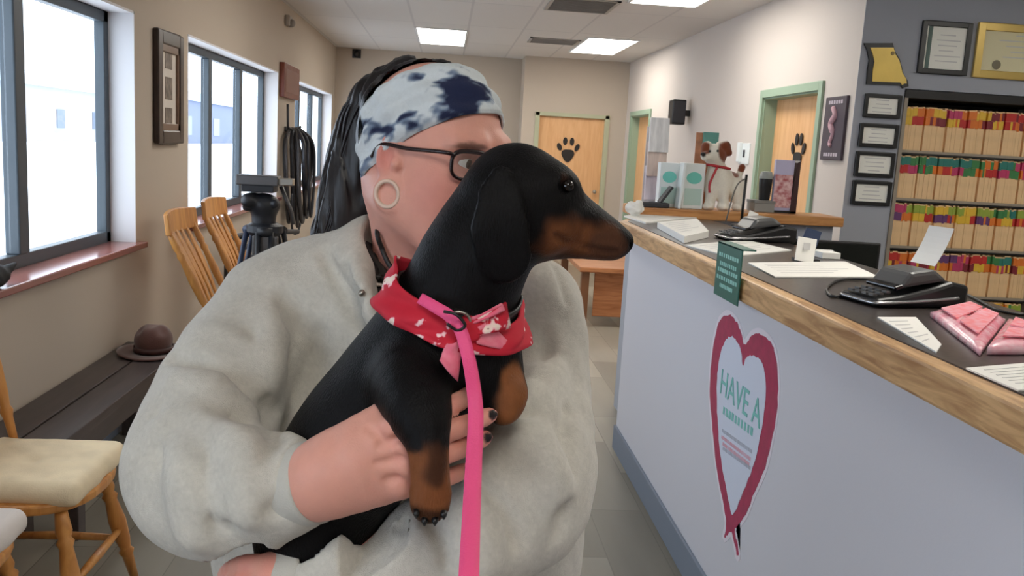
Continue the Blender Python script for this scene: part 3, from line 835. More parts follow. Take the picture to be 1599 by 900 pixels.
# framed teal and brown print on the ledge behind the toy dog
x0, x1 = at_ledge(1075, 5.3), at_ledge(1108, 5.3); zt = P(1090, 207, 5.3)[2]
pb_ = thing('pamphlet_stand', 'brown and teal pamphlet standing behind the toy dog on the ledge', 'pamphlet', ((x0+x1)/2, 5.27, LT))
W = x1-x0
MB().box((0, 0, (zt-LT)/2), (W, .012, zt-LT), Matrix.Rotation(-.03, 3, 'X')).build('board', mat('pamphlet_brown', (176, 120, 88), .5, var=.3, scale=18), pb_, bevel=.002)
MB().bb((-W*.2, -.022, (zt-LT)*.82), (W*.5, .008, zt-LT+.004)).build('teal_header', mat('pamphlet_teal', (92, 150, 140), .4), pb_, bevel=.001)
# outlet / switch panel on right wall
a = onX(1163, 240, XR)
sw = thing('switch_plate', 'white wall switch plate on the right wall beside the toy dog', 'switch', (XR-.006, a[1], a[2]))
MB().bb((-.004, -.13, -.085), (.006, .13, .085)).build('plate', M_box_white, sw, bevel=.003)
MB().bb((-.012, -.03, -.03), (-.004, .0, .03)).build('switch', M_dark, sw, bevel=.002)
MB().bb((-.03, .04, -.07), (-.004, .11, .09)).build('cover', M_box_white, sw, bevel=.004)
# mug and grey box and red magazine holder on the ledge
x0, x1 = at_ledge(1181, 5.2), at_ledge(1201, 5.2)
cu_ = thing('black_cup', 'black travel cup with a pale lid on the grey box', 'cup', ((x0+x1)/2, 5.2, LT+.068))
R_ = (x1-x0)/2
MB().lathe([(R_*.8, 0), (R_, .10), (R_, .125), (R_*.6, .125)], 24).build('body', M_black, cu_, smooth=False)
MB().lathe([(R_*1.03, .125), (R_*1.03, .14), (R_*.8, .165), (R_*.3, .168), (0, .168)], 24).build('lid', mat('lid_grey', (150, 155, 150), .4), cu_)
x0, x1 = at_ledge(1174, 5.16), at_ledge(1205, 5.16)
gb = thing('grey_box', 'small grey box on the ledge under the black cup', 'box', ((x0+x1)/2, 5.19, LT))
MB().bb((-(x1-x0)/2, -.07, 0), ((x1-x0)/2, .07, .062)).build('carton', mat('box_grey', (140, 140, 136), .5), gb, bevel=.003)
MB().bb((-(x1-x0)/2-.003, -.073, .05), ((x1-x0)/2+.003, .073, .067)).build('lid', mat('box_grey2', (126, 126, 124), .5), gb, bevel=.002)
x0, x1 = at_ledge(1209, 5.12), at_ledge(1246, 5.12); W = x1-x0; zt = P(1225, 250, 5.12)[2]-LT
mg = thing('magazine_holder', 'dark holder with a red and lilac booklet, right end of the ledge', 'booklet holder', ((x0+x1)/2, 5.15, LT))
MB().prism([(W/2-.035, -.0, 0), (W/2, .0, 0), (W/2, 0, zt), (W/2-.02, 0, zt*.96)], (0, .09, 0)).build('side', mat('holder_maroon', (58, 34, 36), .4), mg)
MB().bb((-W/2, .0, 0), (W/2, .1, .012)).build('base', M_black, mg)
MB().bb((-W/2, .015, .012), (W/2-.03, .045, zt)).build('booklet', mat('booklet_lilac', (190, 186, 214), .4), mg, bevel=.002)
MB().bb((-W/2+.002, .012, .03), (W/2-.032, .0155, zt*.72)).build('cover_picture', mat('booklet_red', (168, 70, 76), .4, var=.5, scale=30, rgb2=(224, 190, 190)), mg)
# black pole sign on counter, white tag, and card stand
a = onZ(1157, 352, Z)
ps = thing('pole_stand', 'thin black upright pole stand beside the far card terminal', 'stand', (P(1157, 352, 4.6)[0], 4.6, Z))
MB().lathe([(.05, 0), (.05, .008), (.012, .014), (.009, .02)], 20).build('foot', M_black, ps)
MB().tube([(0, 0, .012), (.004, 0, .27)], .007, 10).build('pole', M_black, ps, smooth=True)
MB().tube(catmull([(0, 0, .25), (-.05, -.01, .2), (-.09, -.02, .02)], 6), .004, 8).build('cord', mat('cord_grey', (96, 92, 84), .5), ps, smooth=True)
a = P(1172, 352, 4.45)
wt = thing('white_tag', 'small white card leaning by the black pole stand', 'card', (a[0], 4.45, Z))
MB().box((0, 0, .045), (.05, .003, .09), Matrix.Rotation(.35, 3, 'Y') @ Matrix.Rotation(-.2, 3, 'X')).build('card', M_paper, wt)
a = onZ(1256, 410, Z)
cs = thing('card_stand', 'white appointment card in a blue stand on the counter inner edge', 'card stand', (a[0], a[1], Z))
MB().box((0, 0, .045), (.068, .004, .085), Matrix.Rotation(-.15, 3, 'X') @ Matrix.Rotation(.12, 3, 'Y')).build('card', M_paper, cs)
MB().box((.03, .05, .06), (.06, .004, .11), Matrix.Rotation(.25, 3, 'Y')).build('stand', mat('stand_blue', (60, 72, 100), .4), cs)
MB().bb((-.02, .01, 0), (.06, .07, .01)).build('foot', M_black, cs)
MB().bb((-.012, -.008, .045), (.012, -.0065, .07)).build('print', M_ink2, cs)
wb = onZ(1298, 403, Z)
wn = thing('white_notepad', 'small white notepad beside the appointment card', 'notepad', (wb[0]-.02, wb[1]+.0, Z))
MB().box((0, 0, .012), (.07, .09, .024)).build('pad', M_paper, wn, bevel=.002)
MB().box((0, .035, .0255), (.072, .02, .003)).build('binding', M_ink2, wn)
# desk + monitor behind the counter
dk = thing('desk', 'low grey work desk behind the counter under the ledge', 'desk', (1.95, 4.75, 0))
MB().bb((-.4, -.3, .7), (.85, .25, .735)).build('desk_top', mat('desk_grey', (120, 118, 116), .5), dk, bevel=.004)
for sx_ in (-.36, .8): MB().bb((sx_-.02, -.28, 0), (sx_+.02, .22, .7)).build('panel_leg', M_dark, dk)
x0, x1 = P(1210, 400, 4.8)[0], P(1374, 400, 4.8)[0]; z1 = P(1290, 376, 4.8)[2]
mo = thing('computer_monitor', 'wide black computer monitor behind the counter below the ledge', 'monitor', ((x0+x1)/2, 4.8, .736))
W = x1-x0
MB().bb((-W/2, 0, z1-.736-.34), (W/2, .035, z1-.736)).build('housing', M_black, mo, bevel=.006)
MB().bb((-W/2+.015, -.002, z1-.736-.32), (W/2-.015, .002, z1-.736-.015)).build('screen', mat('screen_dark', (16, 22, 20), .15), mo)
MB().bb((-.03, .03, .0), (.03, .055, .2)).build('stem', M_black, mo)
MB().bb((-.12, -.07, 0), (.12, .1, .012)).build('foot', M_black, mo, bevel=.003)
# record shelves -------------------------------------------------------
M_shelf = mat('shelf_tan', (150, 140, 126), .5); M_blackish = mat('shelf_black', (26, 25, 26), .5)
SD = .36
sh = thing('record_shelf', 'open shelving packed with coloured tab record folders', 'shelf', (SX0, YG, 0))
O_ = (SX0, YG, 0)
MB().bb((SX0, YG-.012, 0), (SX0+.022, YG+SD, SZ1-.02)).build('side_panel', M_shelf, sh, origin=O_)
MB().bb((SX1-.022, YG-.012, 0), (SX1, YG+SD, SZ1-.02)).build('side_panel', M_shelf, sh, origin=O_)
MB().bb((SX0, YG+SD, 0), (SX1, YG+SD+.01, SZ1-.02)).build('back_panel', M_blackish, sh, origin=O_)
MB().bb((SX0, YG-.014, SZ1-.055), (SX1, YG+SD, SZ1-.005)).build('top_panel', M_blackish, sh, origin=O_, bevel=.003)
ROW = [1.657, 1.363, 1.066, .766, .466, .166]
for z in ROW:
    s_ = MB(); s_.bb((SX0+.022, YG, z-.02), (SX1-.022, YG+SD-.002, z)); s_.build('shelf_board', M_blackish, sh, origin=O_)
    MB().bb((SX0+.022, YG-.006, z-.01), (SX1-.022, YG, z+.006)).build('shelf_lip', M_shelf, sh, origin=O_)
M_manila = mat('manila', (236, 200, 152), .65, var=.08, scale=14)
TABC = {'red': (190, 48, 44), 'orange': (222, 120, 44), 'yellow': (226, 184, 60), 'green': (62, 128, 74), 'teal': (44, 122, 112), 'magenta': (190, 60, 104), 'maroon': (128, 40, 50), 'purple': (104, 62, 112), 'lime': (150, 168, 66), 'navy': (40, 64, 110)}
TM_ = {k: mat('tab_'+k, v, .5) for k, v in TABC.items()}
rows_col = [['yellow', 'orange', 'yellow', 'magenta', 'orange', 'yellow', 'maroon', 'red', 'red', 'maroon'], ['teal', 'green', 'teal', 'teal', 'teal', 'green', 'orange', 'teal', 'magenta', 'green'], ['magenta', 'lime', 'lime', 'yellow', 'lime', 'yellow', 'lime', 'green', 'teal', 'lime'], ['red', 'orange', 'red', 'purple', 'purple', 'magenta', 'red', 'green', 'teal', 'orange'], ['orange', 'green', 'green', 'orange', 'navy', 'teal', 'orange', 'red', 'yellow', 'lime']]
low_col = [['yellow', 'red', 'orange', 'maroon'], ['red', 'magenta', 'green', 'orange'], ['purple', 'orange', 'yellow', 'red'], ['yellow', 'orange', 'magenta', 'maroon'], ['red', 'navy', 'green', 'orange']]
words_ = ['top', 'second', 'third', 'fourth', 'fifth']
XEND = SX1-.045
protos = {}
def folder_mesh(c1, c2, th, hv):
    key = (c1, c2, th, hv)
    if key in protos: return protos[key]
    W, Hh, Dp = th, .268+hv, .3
    mb = MB(); mb.bb((0, 0, 0), (W, Dp, Hh))
    b = mb.build('record_folder', M_manila, None, recalc=False); me_b = b.data; bpy.data.objects.remove(b)
    res = [me_b]
    for z0, z1, c in ((.79, .97, c1), (.60, .785, c2)):
        mb = MB(); mb.bb((-.0004, -.004, Hh*z0), (W*.985, .035, Hh*z1))
        o = mb.build('colour_tab', TM_[c], None, recalc=False); res.append(o.data); bpy.data.objects.remove(o)
    protos[key] = res; return res
for r in range(5):
    x = SX0+.026; i = 0
    z = ROW[r]+.0005
    while x < XEND:
        th = random.choice((.011, .014, .018))
        seg = (x-SX0)/(XEND-SX0)*9.99
        c1 = rows_col[r][min(9, int(seg))] if random.random() < .93 else random.choice(rows_col[r])
        c2 = random.choice(low_col[r]) if random.random() < .15 else low_col[r][int(seg*1.3) % 4]
        hv = random.choice((0, .004, -.006))
        ms = folder_mesh(c1, c2, th, hv)
        yo = YG+.012+(.02 if i % 9 == 8 else random.choice((0, .001, .002)))
        root = bpy.data.objects.new('record_folder', ms[0]); COL.objects.link(root); root.location = (x, yo, z)
        tag(root, 'manila record folder with coloured end tab in the %s row of the shelving' % words_[r], 'folder', 'record folders in the %s row' % words_[r])
        for me_ in ms[1:]:
            t_ = bpy.data.objects.new('colour_tab', me_); COL.objects.link(t_); t_.parent = root
        x += th+.0006; i += 1
# frames on the grey wall ----------------------------------------------
def frame_on_grey(px0, px1, py0, py1, label, fr_m, fw, mat_m, kind='certificate'):
    a = P(px0, py0, YG); b = P(px1, py1, YG)
    W, Hh = b[0]-a[0], a[2]-b[2]; c = ((a[0]+b[0])/2, YG, (a[2]+b[2])/2)
    r = thing('framed_certificate', label, 'framed certificate', c)
    f = MB()
    f.bb((-W/2, -.022, -Hh/2), (-W/2+fw, -.001, Hh/2)); f.bb((W/2-fw, -.022, -Hh/2), (W/2, -.001, Hh/2)); f.bb((-W/2+fw, -.022, -Hh/2), (W/2-fw, -.001, -Hh/2+fw)); f.bb((-W/2+fw, -.022, Hh/2-fw), (W/2-fw, -.001, Hh/2))
    f.build('frame', fr_m, r, bevel=.003)
    MB().bb((-W/2+fw*.7, -.010, -Hh/2+fw*.7), (W/2-fw*.7, -.002, Hh/2-fw*.7)).build('sheet', mat_m, r)
    return r, W, Hh
M_cert = mat('certificate_paper', (240, 240, 232), .5); M_fblack = mat('frame_black', (24, 26, 28), .35); M_gold = mat('frame_gold', (206, 178, 104), .3, .5)
def lines(r, W, Hh, n, m, y=-.0108, x0=-.3, x1=.3, z0=-.25, z1=.25):
    mb = MB()
    for k in range(n):
        zz = Hh*(z0+(z1-z0)*(k/(max(1, n-1)))); hw = random.uniform(.5, 1)
        mb.bb((W*x0*hw, y, zz-.003), (W*x1*hw, y+.0008, zz+.003))
    mb.build('print', m, r)
small = [((1350, 1403, 146, 186), 'small white certificate in black frame under the gold state plaque'), ((1342, 1398, 192, 232), 'small framed certificate, second below the gold state plaque'), ((1336, 1392, 236, 278), 'small framed certificate, third below the gold state plaque'), ((1331, 1387, 281, 322), 'small framed certificate, lowest of the column of four')]
for q, lb in small:
    r, W, Hh = frame_on_grey(*q, lb, M_fblack, .022, M_cert); r['group'] = 'column of small certificates'
    lines(r, W, Hh, 4, M_ink2)
r, W, Hh = frame_on_grey(1440, 1507, 32, 119, 'upright white certificate in a black frame above the record shelves', M_fblack, .03, M_cert)
lines(r, W, Hh, 6, M_ink2, x0=-.2, x1=.34); MB().bb((-W*.36, -.012, -Hh*.4), (-W*.28, -.0105, Hh*.4)).build('green_band', mat('cert_green', (88, 110, 104), .5), r)
r, W, Hh = frame_on_grey(1527, 1690, 35, 132, 'wide cream certificate in a gold frame at the right photo edge', M_gold, .045, mat('certificate_cream', (226, 218, 180), .5))
lines(r, W, Hh, 5, M_ink2, z0=-.1, z1=.3); sb = MB(); sb.lathe([(0, 0), (.025, 0), (.028, .004), (0, .005)], 20, Matrix.Rotation(math.pi/2, 4, 'X'), (-W*.3, -.0108, -Hh*.25)); sb.build('seal', mat('seal_bronze', (120, 112, 90), .4), r)
# gold state-shaped plaque
def zc(x, y): return (1260+x/2.2507, y/2.25)
mo_ = [(205, 160), (296, 160), (303, 186), (318, 210), (326, 240), (330, 258), (345, 282), (347, 300), (338, 300), (330, 306), (322, 296), (213, 292), (216, 246), (222, 215), (214, 180)]
pl_ = thing('state_plaque', 'gold plaque with black edge in the outline of a state on the grey wall', 'plaque', (2.6, YG, 2.15))
pts = [P(*zc(*p), YG) for p in mo_]; c = np.mean(pts, 0)
MB().prism([(p[0], YG-.018, p[2]) for p in [c+(q-c)*1.09 for q in pts]], (0, .017, 0)).build('backing', M_fblack, pl_, origin=(2.6, YG, 2.15))
MB().prism([(p[0]+.006, YG-.022, p[2]) for p in [c+(q-c)*.9 for q in pts]], (0, .004, 0)).build('gold_plate', mat('plaque_gold', (214, 184, 96), .35, .35, var=.12, scale=5), pl_, origin=(2.6, YG, 2.15))
MB().lathe([(0, 0), (.012, 0), (.012, .003), (0, .003)], 16, Matrix.Rotation(math.pi/2, 4, 'X'), (c[0], YG-.022, c[2]+.09)).build('emblem', mat('plaque_dark', (140, 116, 60), .4), pl_, origin=(2.6, YG, 2.15))
# dark poster on the right wall by the door
a = onX(1303, 153, XR); b = onX(1316, 250, XR)
po_ = thing('dark_poster', 'dark plum wall sign with a pale figure beside the right door', 'sign', (XR-.012, 5.63, 1.775))
MB().bb((-.008, -.155, -.20), (.011, .155, .20)).build('board', mat('poster_plum', (62, 50, 62), .4), po_, bevel=.003)
fg = MB(); fg.tube(catmull([(-.0095, .02, .13), (-.0095, -.02, .08), (-.0095, .03, .03), (-.0095, -.01, -.03), (-.0095, .02, -.09), (-.0095, .0, -.11)], 5), [.018]*5+[.022]*10+[.014]*11, 8); fg.build('figure', mat('poster_pink', (200, 160, 170), .5), po_, smooth=True)
for zz in (.165, -.165):
    fg = MB()
    for k in range(6):
        y_ = -.09+.036*k; fg.bb((-.0092, y_-.012, zz-.011), (-.0078, y_+.012, zz+.011))
    fg.build('lettering', mat('poster_print', (190, 180, 190), .5), po_)
# ================================================================== LEFT SIDE FURNITURE AND WALL ITEMS
M_pine = wood('chair_wood', (206, 146, 78), (178, 116, 56), 5.0, 'Z', .35, 3)
M_cush = mat('cushion_cream', (232, 214, 180), .85, bump=.2, bscale=200, var=.08, scale=12)
M_cush2 = mat('cushion_grey', (214, 206, 200), .85, bump=.2, bscale=200)
def turned(mb, a, b, r):
    a, b = np.array(a, float), np.array(b, float); pts = []; rad = []
    for t, k in ((0, .7), (.08, .85), (.16, 1.0), (.2, .72), (.23, 1.08), (.27, .8), (.45, 1.15), (.62, 1.0), (.7, .72), (.73, 1.05), (.77, .75), (1, .55)):
        pts.append(a+(b-a)*t); rad.append(r*k)
    mb.tube(pts, rad, 12)
def windsor(label, loc, rz=0, h=1.08, cushion=None, group='wooden spindle back chairs', seat_w=.46, lean0=-.30):
    r = thing('wooden_chair', label, 'chair', loc, rz, group)
    st = MB(); n = 28; pts = []
    for k in range(n):
        a = 2*math.pi*k/n; e = 2.6
        cx = math.copysign(abs(math.cos(a))**(2/e), math.cos(a)); sy = math.copysign(abs(math.sin(a))**(2/e), math.sin(a))
        pts.append((cx*.225, sy*seat_w/2*(1 + .06*cx), .42))
    st.prism(pts, (0, 0, .032)); st.build('seat', M_pine, r, bevel=.008)
    w2 = seat_w/2
    for sx_ in (-1, 1):
        for sy in (-1, 1):
            mb = MB(); turned(mb, (sx_*.15, sy*(w2-.07), .42), (sx_*.23, sy*(w2+.0), 0), .024); mb.build('leg', M_pine, r, smooth=True)
    for sy in (-1, 1):
        mb = MB(); mb.tube([(-.205, sy*(w2-.022), .16), (0, sy*(w2-.022), .165), (.205, sy*(w2-.022), .16)], [.010, .015, .010], 10); mb.build('stretcher', M_pine, r, smooth=True)
    mb = MB(); mb.tube([(.195, -(w2-.03), .2), (.195, 0, .2), (.195, w2-.03, .2)], [.010, .015, .010], 10); mb.build('stretcher', M_pine, r, smooth=True)
    lean = lean0*(h/1.08)
    top = lambda y: np.array([-.17+lean-.03*(1-(y/w2)**2), y*1.04, h-.1])
    for sy in (-1, 1):
        mb = MB(); turned(mb, top(sy*(w2-.03)), (-.13, sy*(w2-.035), .45), .02); mb.build('back_post', M_pine, r, smooth=True)
    for k in range(4):
        y = (-.6+.4*k)*(w2-.04)
        mb = MB(); a = np.array([-.185, y*.85, .45]); b = top(y)
        G = []
        for t in np.linspace(0, 1, 12):
            p = a+(b-a)*t + np.array([.02*math.sin(math.pi*t), 0, 0]); wd = .014+.020*math.exp(-((t-.68)/.2)**2)
            G.append((p, wd))
        V = []; F = []
        for p, wd in G: V += [p+[-.006, -wd, 0], p+[-.006, wd, 0], p+[.006, wd, 0], p+[.006, -wd, 0]]
        for i in range(len(G)-1):
            for q in range(4): F.append((i*4+q, i*4+(q+1) % 4, i*4+4+(q+1) % 4, i*4+4+q))
        F += [(3, 2, 1, 0), tuple(len(V)-4+q for q in range(4))]
        mb.add(V, F); mb.build('slat', M_pine, r, smooth=False, bevel=.002)
    cr_ = MB(); V = []; F = []; N = 12
    for i in range(N+1):
        y = (-1+2*i/N)*(w2+.012); x = -.17+lean-.03*(1-(y/w2)**2)
        hh = .055+.012*math.cos(y/w2*1.4)
        for dx_, dz_ in ((-.012, -.055), (.014, -.055), (.0, hh), (-.024, hh)): V.append((x+dx_, y, h-.07+dz_))
    for i in range(N):
        for q in range(4): F.append((i*4+q, i*4+(q+1) % 4, i*4+4+(q+1) % 4, i*4+4+q))
    F += [(3, 2, 1, 0), tuple(N*4+q for q in range(4))]
    cr_.add(V, F); cr_.build('crest_rail', M_pine, r, bevel=.006)
    if cushion is not None:
        sd = SDF(); c = np.array([0.01, 0, .475])
        def fn(p, w2=w2):
            q = np.abs(p-c) - np.array([.215, w2-.015, .022]); q[:, 0] += .02; q[:, 1] += .02
            return np.sqrt((np.maximum(q + .02, 0)**2).sum(1)) - .02 - .016 + .0*q[:, 0]
        sd.fn(fn); sd.fn(lambda p: .003*vnoise(p, 28) + .014*np.exp(-(((p[:, 0])/.03)**2+((p[:, 1])/.03)**2)), 0, 'a')
        ck = sdf_obj('seat_cushion', [sd.surface(c-[.27, w2+.06, .08], c+[.27, w2+.06, .08], .009)], cushion); ck.parent = r
    return r
windsor('wooden chair with a cream seat cushion, near left of the photo', (-1.235, 2.75, 0), 0, 1.10, M_cush, lean0=-.08)
windsor('wooden chair with a pale grey cushion, cut off at the bottom left corner', (-1.30, 2.19, 0), 0, 1.10, M_cush2, lean0=-.08)
windsor('tall wooden slat back chair beyond the bench, nearer one beside the brown hat', (-1.0, 4.93, 0), 0, 1.12, seat_w=.5, lean0=-.22)
windsor('tall wooden slat back chair beyond the bench, farther one beside the tripod', (-1.02, 5.72, 0), 0, 1.13, seat_w=.5, lean0=-.22)
# bench ---------------------------------------------------------------
M_bench = wood('bench_brown', (74, 64, 62), (58, 50, 49), 4.0, 'Y', .4, 2)
bn = thing('dark_bench', 'long dark brown plank bench along the left wall', 'bench', (-1.42, 3.1, 0))
BO = (-1.42, 3.1, 0)
MB().bb((-1.585, 3.09, .41), (-1.435, 4.62, .45)).build('seat_plank', M_bench, bn, origin=BO, bevel=.004)
MB().bb((-1.425, 3.09, .41), (-1.275, 4.62, .45)).build('seat_plank', M_bench, bn, origin=BO, bevel=.004)
MB().bb((-1.30, 3.1, .33), (-1.28, 4.61, .41)).build('apron', M_bench, bn, origin=BO, bevel=.003)
MB().bb((-1.575, 3.1, .33), (-1.555, 4.61, .41)).build('apron', M_bench, bn, origin=BO, bevel=.003)
for x in (-1.53, -1.34):
    for y in (3.3, 4.5):
        MB().bb((x-.035, y-.035, 0), (x+.035, y+.035, .41)).build('leg', M_bench, bn, origin=BO, bevel=.004)
# brown hat -------------------------------------------------------------
hc = np.array([*onZ(240, 552, .45)[:2], .451])
ht_ = thing('brown_hat', 'brown felt hat with a flat brim resting on the dark bench', 'hat', hc)
M_felt = mat('felt_brown', (84, 48, 38), .8, bump=.2, bscale=260, sheen=.3)
sd = SDF()
sd.el((0, 0, .065), (.088, .098, .085), .01)
sd.el((0, 0, .165), (.026, .08, .03), .03, 's'); sd.el((.06, -.05, .15), (.02, .04, .04), .03, 's'); sd.el((-.06, -.05, .15), (.02, .04, .04), .03, 's')
sd.fn(lambda p: np.maximum(-(p[:, 2]-.004), -10), .004, 'i')
c1 = sdf_obj('crown', [sd.surface((-.12, -.13, -.01), (.12, .13, .17), .006)], M_felt); c1.parent = ht_
mb = MB(); G = []
for k in range(40):
    a = 2*math.pi*k/40; row = []
    for rr in (.5, .7, .86, 1.0):
        row.append((.165*rr*math.cos(a), .18*rr*math.sin(a), .006+.012*max(0, rr-.7)*abs(math.cos(a))**2*4))
    G.append(row)
mb.grid(G, closed_u=True); mb.build('brim', M_felt, ht_, smooth=True, solid=.004)
mb = MB(); mb.grid([[(.0905*math.cos(a), .1005*math.sin(a), .016), (.0905*math.cos(a), .1005*math.sin(a), .04)] for a in np.linspace(0, 2*math.pi, 40, endpoint=False)], closed_u=True); mb.build('band', mat('hat_band', (66, 36, 30), .6), ht_, smooth=True, solid=.003)
# black bag on the sill
sb = np.array([*onX(8, 432, -1.56)[:2], .0]); sy_ = sb[1]
bg_ = SDF(); c = np.array([-1.60, sy_, .94])
bg_.el(c+[0, -.02, .045], (.05, .09, .045)); bg_.rc(c+[.02, .03, .05], c+[.03, .10, .075], .02, .008, .02); bg_.rc(c+[0, -.05, .06], c+[0, -.02, .11], .02, .01, .02)
bg_.fn(lambda p: .003*vnoise(p, 60), 0, 'a'); bg_.fn(lambda p: -(p[:, 2]-.941), .002, 'i')
tag(sdf_obj('cloth_bag', [bg_.surface(c-[.1, .16, .02], c+[.1, .16, .16], .006)], mat('cloth_black', (24, 24, 28), .7)), 'crumpled black cloth bag on the near window sill', 'bag')
# picture frame on left wall -----------------------------------------------
def wall_left_box(px0, px1, py_mid, z0, z1):
    return onX(px0, py_mid, XL)[1], onX(px1, py_mid, XL)[1]
y0, y1 = 5.09, 5.56; z0, z1 = onX(257, 224, XL)[2], onX(257, 48, XL)[2]
z1 = onX(245, 45, XL)[2]; z0 = onX(245, 224, XL)[2]
yc, zc_ = (y0+y1)/2, (z0+z1)/2
M_frd = mat('frame_brown', (52, 36, 30), .3, var=.3, scale=14)
pf = thing('photo_frame', 'tall dark framed set of three photos between the first two windows', 'picture', (XL, yc, zc_))
W, Hh = y1-y0, z1-z0
f = MB(); fw = .075
f.bb((.001, -W/2, -Hh/2), (.035, -W/2+fw, Hh/2)); f.bb((.001, W/2-fw, -Hh/2), (.035, W/2, Hh/2)); f.bb((.001, -W/2+fw, -Hh/2), (.035, W/2-fw, -Hh/2+fw)); f.bb((.001, -W/2+fw, Hh/2-fw), (.035, W/2-fw, Hh/2))
f.build('frame', M_frd, pf, bevel=.008)
f = MB(); iw = W-.13; ih = Hh-.13; k = .03
f.bb((.001, -iw/2, -ih/2), (.028, -iw/2+k, ih/2)); f.bb((.001, iw/2-k, -ih/2), (.028, iw/2, ih/2)); f.bb((.001, -iw/2, -ih/2), (.028, iw/2, -ih/2+k*1.6)); f.bb((.001, -iw/2, ih/2-k*1.6), (.028, iw/2, ih/2))
f.build('inner_moulding', mat('frame_brown2', (112, 86, 70), .3), pf, bevel=.003)
MB().bb((.004, -iw/2+k*.8, -ih/2+k), (.014, iw/2-k*.8, ih/2-k)).build('mount_board', mat('mount_board', (214, 206, 196), .6), pf)
for kz in (-1, 0, 1):
    MB().bb((.013, -.065, kz*.17-.062), (.016, .065, kz*.17+.062)).build('photo', mat('photo_grey', (120, 108, 100), .3, var=.6, scale=26), pf)
# wooden plaque
y0, y1 = onX(436, 128, XL)[1], onX(460, 128, XL)[1]; z1, z0 = onX(448, 102, XL)[2], onX(448, 154, XL)[2]
pq = thing('wood_plaque', 'red brown wooden plaque on the left wall between the second and third windows', 'plaque', (XL, (y0+y1)/2, (z0+z1)/2))
MB().bb((.001, -(y1-y0)/2, -(z1-z0)/2), (.05, (y1-y0)/2, (z1-z0)/2)).build('board', wood('plaque_wood', (128, 66, 48), (100, 48, 36), 5, 'Z', .4), pq, bevel=.006)
MB().bb((.05, -(y1-y0)/2+.06, -(z1-z0)/2+.05), (.053, (y1-y0)/2-.06, (z1-z0)/2-.05)).build('inset', mat('plaque_inset', (118, 60, 44), .3), pq, bevel=.002)
# leash/cable bundle on hook
yk = 9.2
a = onX(437, 182, XL); zt = onX(440, 205, XL+.08)[2]
ck_ = thing('cable_bundle', 'bundle of looped black cables hanging on the left wall below the wooden plaque', 'cables', (XL+.06, yk, zt))
MB().bb((-.058, -.12, .0), (-.04, .12, .05)).build('hook_board', M_dark, ck_, bevel=.004)
MB().tube([(-.05, -.02, .03), (.06, -.02, .03), (.09, -.02, .06)], .012, 8).build('hook', M_dark, ck_, smooth=True)
MB().tube([(.0, -.28, .26), (.0, -.25, .04), (.02, -.1, .02)], .012, 8).build('rod', M_dark, ck_, smooth=True)
for k in range(11):
    L = random.uniform(.55, .95); w_ = random.uniform(.06, .24); dx_ = random.uniform(-.03, .22); yo = random.uniform(-.16, .2)
    pts = [(dx_*.3, yo*.2, .03), (dx_, yo-w_, -.1), (dx_+.02, yo-w_*1.1, -L*.6), (dx_+.02, yo, -L), (dx_+.02, yo+w_*1.1, -L*.55), (dx_, yo+w_, -.1), (dx_*.3+.01, yo*.2+.02, .035)]
    mb = MB(); mb.tube(catmull(pts, 7), random.choice((.012, .016, .02)), 8); mb.build('cable_loop', mat('cable_dark_%d' % (k % 2), [(34, 34, 40), (70, 66, 66)][k % 2], .5), ck_, smooth=True)
pts = [(.05, .1, -.1), (.06, .35, -.35), (.07, .36, -.75), (.06, .1, -1.0), (.05, -.2, -.95), (.05, -.25, -.6)]
mb = MB(); mb.tube(catmull(pts, 8), .012, 8); mb.build('cable_loop', M_dark, ck_, smooth=True)
# sensor + camera
a = onX(447, 33, XL)
se = thing('wall_sensor', 'small white sensor high on the left wall', 'sensor', (XL, a[1], a[2]))
MB().bb((.001, -.09, -.05), (.05, .09, .05)).build('housing', mat('sensor_grey', (170, 160, 150), .5), se, bevel=.01)
MB().sphere((.055, -.03, -.02), .04).build('lens', mat('sensor_lens', (140, 132, 126), .3), se, smooth=True)
a = P(557, 84, YB)
sc_ = thing('security_camera', 'tiny black security camera high on the back wall', 'camera', (a[0], YB, a[2]))
MB().lathe([(.05, 0), (.05, .02), (.03, .05), (0, .055)], 16, Matrix.Rotation(math.pi/2, 4, 'X')).build('dome', M_black, sc_, smooth=True)
MB().bb((-.06, -.01, -.06), (.06, 0, .06)).build('mount', M_dark, sc_, bevel=.004)
# tripod -----------------------------------------------------------------
TY = 4.35
def tp(px, py): return P(px, py, TY)
tc_ = tp(414, 345); TO = (tc_[0], TY, 0)
M_tb = mat('tripod_black', (26, 27, 32), .45); M_tg = mat('tripod_grey', (92, 90, 90), .35, .4); M_tblue = mat('tripod_blue', (40, 48, 72), .45)
tr = thing('camera_tripod', 'black video tripod with a fluid head standing behind the grey hoodie shoulder', 'tripod', TO)
z = lambda py: tp(414, py)[2]; xx = lambda px: tp(px, 340)[0]-TO[0]
MB().bb((xx(371), -.05, z(290)), (xx(436), .05, z(274))).build('camera_plate', M_tg, tr, bevel=.006)
MB().bb((xx(432), -.03, z(288)), (xx(458), .03, z(277))).build('plate_lock', M_metal, tr, bevel=.004)
MB().bb((xx(380), -.06, z(300)), (xx(430), .06, z(289))).build('plate_base', M_tb, tr, bevel=.005)
sd = SDF(); c0 = np.array([xx(412), 0, z(320)])
sd.el(c0, (.075, .075, .055)); sd.rc(c0+[-.06, -.06, .02], c0+[-.06, .06, .02], .035, .035, .02); sd.rc(c0+[0, 0, -.02], c0+[0, 0, -.09], .06, .055, .02); sd.sp(c0+[-.07, -.04, -.01], .022, .005); sd.sp(c0+[.06, -.05, .01], .02, .005)
h1 = sdf_obj('fluid_head', [sd.surface(c0-.2, c0+.2, .008)], M_tb); h1.parent = tr
